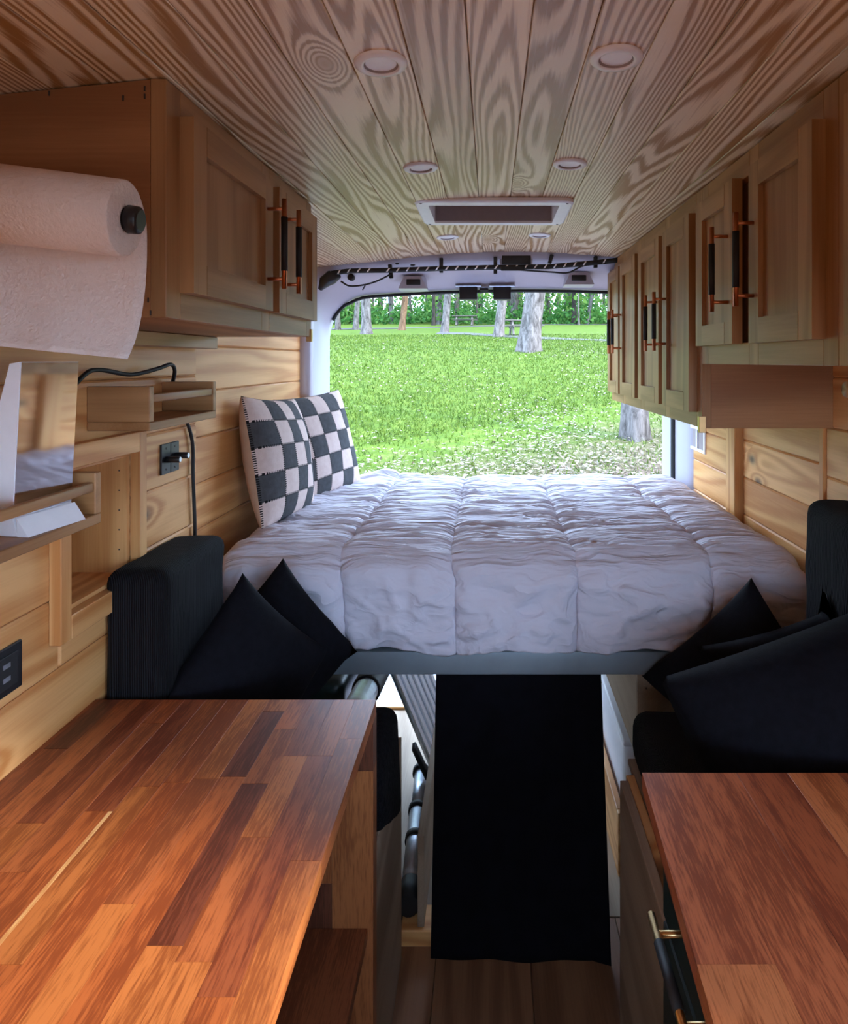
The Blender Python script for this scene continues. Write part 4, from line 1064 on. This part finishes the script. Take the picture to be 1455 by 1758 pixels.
box('junction_block', tuple(a-b for a, b in zip(at(880, 460, 2.775), (0.055, 0.004, 0.012))), tuple(a+b for a, b in zip(at(880, 460, 2.775), (0.055, 0.012, 0.008))), M['rubber'], hl, 0.004, 2)

# ================================================================== OUTDOORS
def gz(Y):
    if Y < 0: return -0.6
    if Y < 18: return -0.6+0.14*Y
    return 1.92+0.085*(Y-18)
def gz2(X, Y): return gz(Y)+0.05*mn.noise(Vector((X*0.25, Y*0.25, 0)))*(1 if Y > 4 else 0)
vs, fs = [], []
xs_ = [-90+180*i/90 for i in range(91)]; ys_ = [-40, -20, -8, 0, 2, 3, 3.5]+[4+0.5*i for i in range(60)]+[34+2.5*i for i in range(30)]
for y in ys_:
    for x in xs_: vs.append((x, y, gz2(x, y)))
for j in range(len(ys_)-1):
    for i in range(90): fs.append((j*91+i, j*91+i+1, (j+1)*91+i+1, (j+1)*91+i))
gr = raw('ground', vs, fs, M['lawn'], None, (0, 0, 0), True); tag(gr, 'sloping green lawn behind the van', None, kind='structure')
def y_to_D(py):
    lo, hi = 4.0, 90.0
    for _ in range(50):
        m = (lo+hi)/2
        if 620+1050*(CAM_Z-gz(m))/m > py: lo = m
        else: hi = m
    return lo
# gravel paths
def path(name, label, pts, w):
    vs, fs = [], []
    for (px, py) in pts:
        Y = y_to_D(py); X = (px-842)/1050*Y
        vs += [(X, Y-w/2, gz2(X, Y-w/2)+0.03), (X, Y+w/2, gz2(X, Y+w/2)+0.03)]
    for i in range(len(pts)-1): fs.append((2*i, 2*i+2, 2*i+3, 2*i+1))
    o = raw(name, vs, fs, M['gravel']); m = o.modifiers.new('t', 'SOLIDIFY'); m.thickness = 0.05
    return tag(o, label, None, kind='structure')
path('path_1', 'pale gravel path crossing behind the big tree', [(750, 573), (800, 574), (860, 577), (930, 580), (1000, 583), (1060, 586), (1160, 590), (1300, 596)], 1.7)
path('path_2', 'narrow pale road along the wood edge', [(300, 566), (500, 566), (600, 565), (680, 564), (760, 562), (900, 558), (1040, 557), (1250, 556)], 2.0)

def tree(label, px, py, wpx, top_px, mat='bark', fork=False, group='trees on the lawn', height=9.0, flare=1.35):
    D = y_to_D(py); X = (px-842)/1050*D; z0 = gz2(X, D)
    w = wpx*D/1050/2
    t = thing('tree', (X, D, z0), label, 'tree', group)
    lean = ((top_px-px)/1050*D)/(max(0.5, (py-495)/1050*D))
    n = 14; vs, fs = [], []
    lv = [0, 0.12, 0.3, 0.6, 1.0, 1.6, 2.3, 3.2, 4.5, 6.0, height]
    for j, h in enumerate(lv):
        r = w*(1+(flare-1)*math.exp(-h/0.35))*(1-0.035*h)
        cx = X+lean*h; cy = D
        for k in range(n):
            a = 2*PI*k/n
            rr = r*(1+0.12*mn.noise(Vector((math.cos(a)*2, math.sin(a)*2, h*0.9+px)))+(0.16*math.cos(a*5+px)*math.exp(-h/0.3)))
            vs.append((cx+rr*math.cos(a), cy+rr*math.sin(a), z0-0.08+h))
    for j in range(len(lv)-1):
        for k in range(n): fs.append((j*n+k, j*n+(k+1) % n, (j+1)*n+(k+1) % n, (j+1)*n+k))
    fs.append(tuple((len(lv)-1)*n+k for k in range(n)))
    raw('trunk', vs, fs, M[mat], t, None, True)
    if fork:
        for s, h0 in fork:
            b0 = Vector((X+lean*h0, D, z0+h0)); b1 = b0+Vector((s*0.35, 0.05, 0.55)); b2 = b0+Vector((s*0.75, 0.1, 1.5)); b3 = b0+Vector((s*1.3, 0.2, 4.2))
            tube('branch', curve_pts([b0, b1, b2, b3], 4), [w*0.75*(1-0.6*i/12) for i in range(13)], M[mat], t, 10)
    return t
tree('broad grey tree trunk forking near the top, in the middle of the lawn', 906, 602, 36, 918, fork=[(0.55, 1.35)], flare=1.45)
tree('grey tree trunk left of the broad forked trunk, by the gravel path', 854, 578, 17, 864)
tree('slim grey trunk directly below the hanging door latch, beside picnic table', 763, 572, 13, 769)
tree('tan-barked leaning trunk standing alone on the lawn', 689, 567, 11, 697, 'bark_tan')
tree('stout grey trunk with flared foot by the window corner', 629, 573, 17, 627)
tree('thin grey trunk just beside the stout flared one', 610, 566, 9, 615)
tree('thin grey trunk closest to the window corner edge', 580, 566, 9, 578)
tree('grey trunk seen between cabinet bottom and bed, nearest the van', 1090, 751, 44, 1086, group='trees on the lawn', flare=1.25)
tree('slender trunk behind the window corner trees at the wood edge', 602, 553, 9, 601)
tree('pale slender trunk beyond the tan-barked tree', 671, 556, 7, 670)
tree('dark slender trunk paired with a pale one at the wood edge', 744, 559, 6, 744, 'bark_dark')
tree('pale trunk paired with the dark one at the wood edge', 753, 557, 9, 753)
tree('thin trunk rising behind the far picnic table', 729, 552, 4, 732)
tree('mid grey trunk behind the gap between broad trunk and its neighbour', 879, 556, 7, 879)
tree('dark upright trunk near the copper-handled cabinet edge', 985, 557, 9, 985, 'bark_dark')
tree('thin pale stem standing against the dark upright trunk', 993, 558, 3.5, 992, 'bark')
tree('leaning forked trunk beside the tall cabinet edge', 1008, 557, 7, 1016, fork=[(0.8, 2.0)])
# deep wood: slender trunks
random.seed(21)
vs, fs = [], []
for i in range(150):
    Y = random.uniform(50, 78); X = random.uniform(-34, 26)*Y/60
    r = random.uniform(0.08, 0.22); z0 = gz2(X, Y)
    l = random.uniform(-0.05, 0.05)
    v, f = tube_data([(X, Y, z0-0.2), (X+l*3, Y, z0+3), (X+l*9, Y, z0+9), (X+l*14, Y, z0+14)], [r*1.2, r, r*0.85, r*0.6], 7)
    o = len(vs); vs += v; fs += [tuple(k+o for k in q) for q in f]
o = raw('forest', vs, fs, M['bark'], None, (0, 60, 4), True); tag(o, 'many slender trunks of the wood far behind the lawn', 'forest', kind='stuff')

def leaf_cloud(name, label, n, fn, size, mat, flat=False):
    vs, fs = [], []
    for _ in range(n):
        p = Vector(fn()); s = random.uniform(*size)
        if flat: u = Vector((random.uniform(-1, 1), random.uniform(-1, 1), random.uniform(-0.25, 0.25))).normalized(); w = Vector((-u.y, u.x, random.uniform(-0.3, 0.3))).normalized()
        else:
            u = Vector((random.gauss(0, 1), random.gauss(0, 1), random.gauss(0, 1))).normalized(); w = u.cross(Vector((random.gauss(0, 1), random.gauss(0, 1), random.gauss(0, 1)))).normalized()
        o = len(vs); vs += [p-u*s*0.6, p+w*s*0.35, p+u*s*0.6, p-w*s*0.35]; fs.append((o, o+1, o+2, o+3))
    o = raw(name, vs, fs, M[mat], None, (0, 40, 2)); return tag(o, label, name.replace('_', ' ').split()[-1], kind='stuff')
random.seed(5)
clumps = []
for _ in range(420):
    Y = random.uniform(47, 82); X = random.uniform(-36, 30)*Y/60; clumps.append((X, Y, gz(Y)+random.uniform(1.2, 10), random.uniform(0.8, 2.2)))
def in_clump():
    c = random.choice(clumps)
    return (c[0]+random.gauss(0, 1)*c[3]*0.6, c[1]+random.gauss(0, 1)*c[3]*0.6, c[2]+random.gauss(0, 1)*c[3]*0.5)
leaf_cloud('forest_foliage', 'light spring foliage filling the wood behind the lawn', 44000, in_clump, (0.22, 0.5), 'leaves')
def low():
    Y = random.uniform(48, 62); X = random.uniform(-34, 28)*Y/55
    return (X, Y, gz(Y)+abs(random.gauss(0, 0.7))+0.05+0.6*max(0, mn.noise(Vector((X*0.3, Y*0.3, 3)))))
leaf_cloud('undergrowth', 'bright green undergrowth along the edge of the wood', 26000, low, (0.15, 0.4), 'under')
def crowns():
    Y = random.uniform(28, 46); X = random.uniform(-0.27, 0.22)*Y
    return (X, Y, gz(Y)+4.0+abs(random.gauss(0, 1.3))+2.5*max(0, mn.noise(Vector((X*0.2, Y*0.2, 8)))))
leaf_cloud('tree_foliage', 'drooping leafy boughs of the lawn trees under the door header', 9000, crowns, (0.12, 0.3), 'leaves')
# grass blades and fallen petals near the van
random.seed(9)
vs, fs = [], []
for _ in range(95000):
    Y = 5.2+(random.random()**1.7)*24; X = random.uniform(-0.34, 0.46)*Y
    bare = 0.42*X-0.62*Y+2.4*0.5+3.2
    if bare > -1.2 and random.random() < 0.75: continue
    z = gz2(X, Y); h = random.uniform(0.03, 0.085); a = random.uniform(0, 2*PI); wd = random.uniform(0.004, 0.009)*(0.6+Y*0.07)
    dx, dy = math.cos(a)*wd, math.sin(a)*wd; lx, ly = random.gauss(0, 0.035), random.gauss(0, 0.035)
    o = len(vs); vs += [(X-dx, Y-dy, z), (X+dx, Y+dy, z), (X+lx, Y+ly, z+h)]; fs.append((o, o+1, o+2))
o = raw('grass', vs, fs, M['blades'], None, (0, 8, 0)); tag(o, 'blades of lawn grass close behind the van', 'grass', kind='stuff')
def petals():
    while True:
        Y = 5.0+(random.random()**2.0)*26; X = random.uniform(-0.34, 0.46)*Y
        dens = 0.25+0.75*max(0, min(1, (X+2.2-0.25*(Y-8))/4))
        if random.random() < dens and mn.noise(Vector((X*0.6, Y*0.5, 4)))+0.35 > random.random()*0.8: return (X, Y, gz2(X, Y)+random.uniform(0.02, 0.06))
leaf_cloud('fallen_leaves', 'pale fallen leaves and petals scattered over the lawn', 15000, petals, (0.025, 0.06), 'litter', True)

def picnic(label, px, py, wpx, rz):
    D = y_to_D(py); X = (px-842)/1050*D; z0 = gz2(X, D)+0.02
    s = (wpx*D/1050)/1.9
    t = thing('picnic_table', (X, D, z0), label, 'picnic table', 'picnic tables on the lawn')
    L = 0.95*s
    for i in range(4): box('top_board', (X-L, D-0.36*s+i*0.18*s, z0+0.70*s), (X+L, D-0.19*s+i*0.18*s, z0+0.75*s), M['table_wood'], t, 0.005)
    for sy in (-0.72, 0.5): box('bench_board', (X-L, D+sy*s, z0+0.42*s), (X+L, D+(sy+0.24)*s, z0+0.47*s), M['table_wood'], t, 0.005)
    for sx in (-0.6, 0.6):
        box('cross_bar', (X+sx*s-0.04, D-0.7*s, z0+0.36*s), (X+sx*s+0.04, D+0.7*s, z0+0.42*s), M['table_wood'], t, 0.004)
        for sy in (-1, 1):
            v, f = tube_data([(X+sx*s, D+sy*0.62*s, z0-0.03), (X+sx*s, D+sy*0.2*s, z0+0.7*s)], 0.06*s, 6); raw('leg', v, f, M['table_wood'], t)
    t.rotation_euler = (0, 0, rz)
    return t
picnic('weathered picnic table partly behind the broad forked trunk', 898, 576, 64, 0.12)
picnic('small-looking weathered picnic table far off by the wood edge', 797, 559, 42, -0.05)
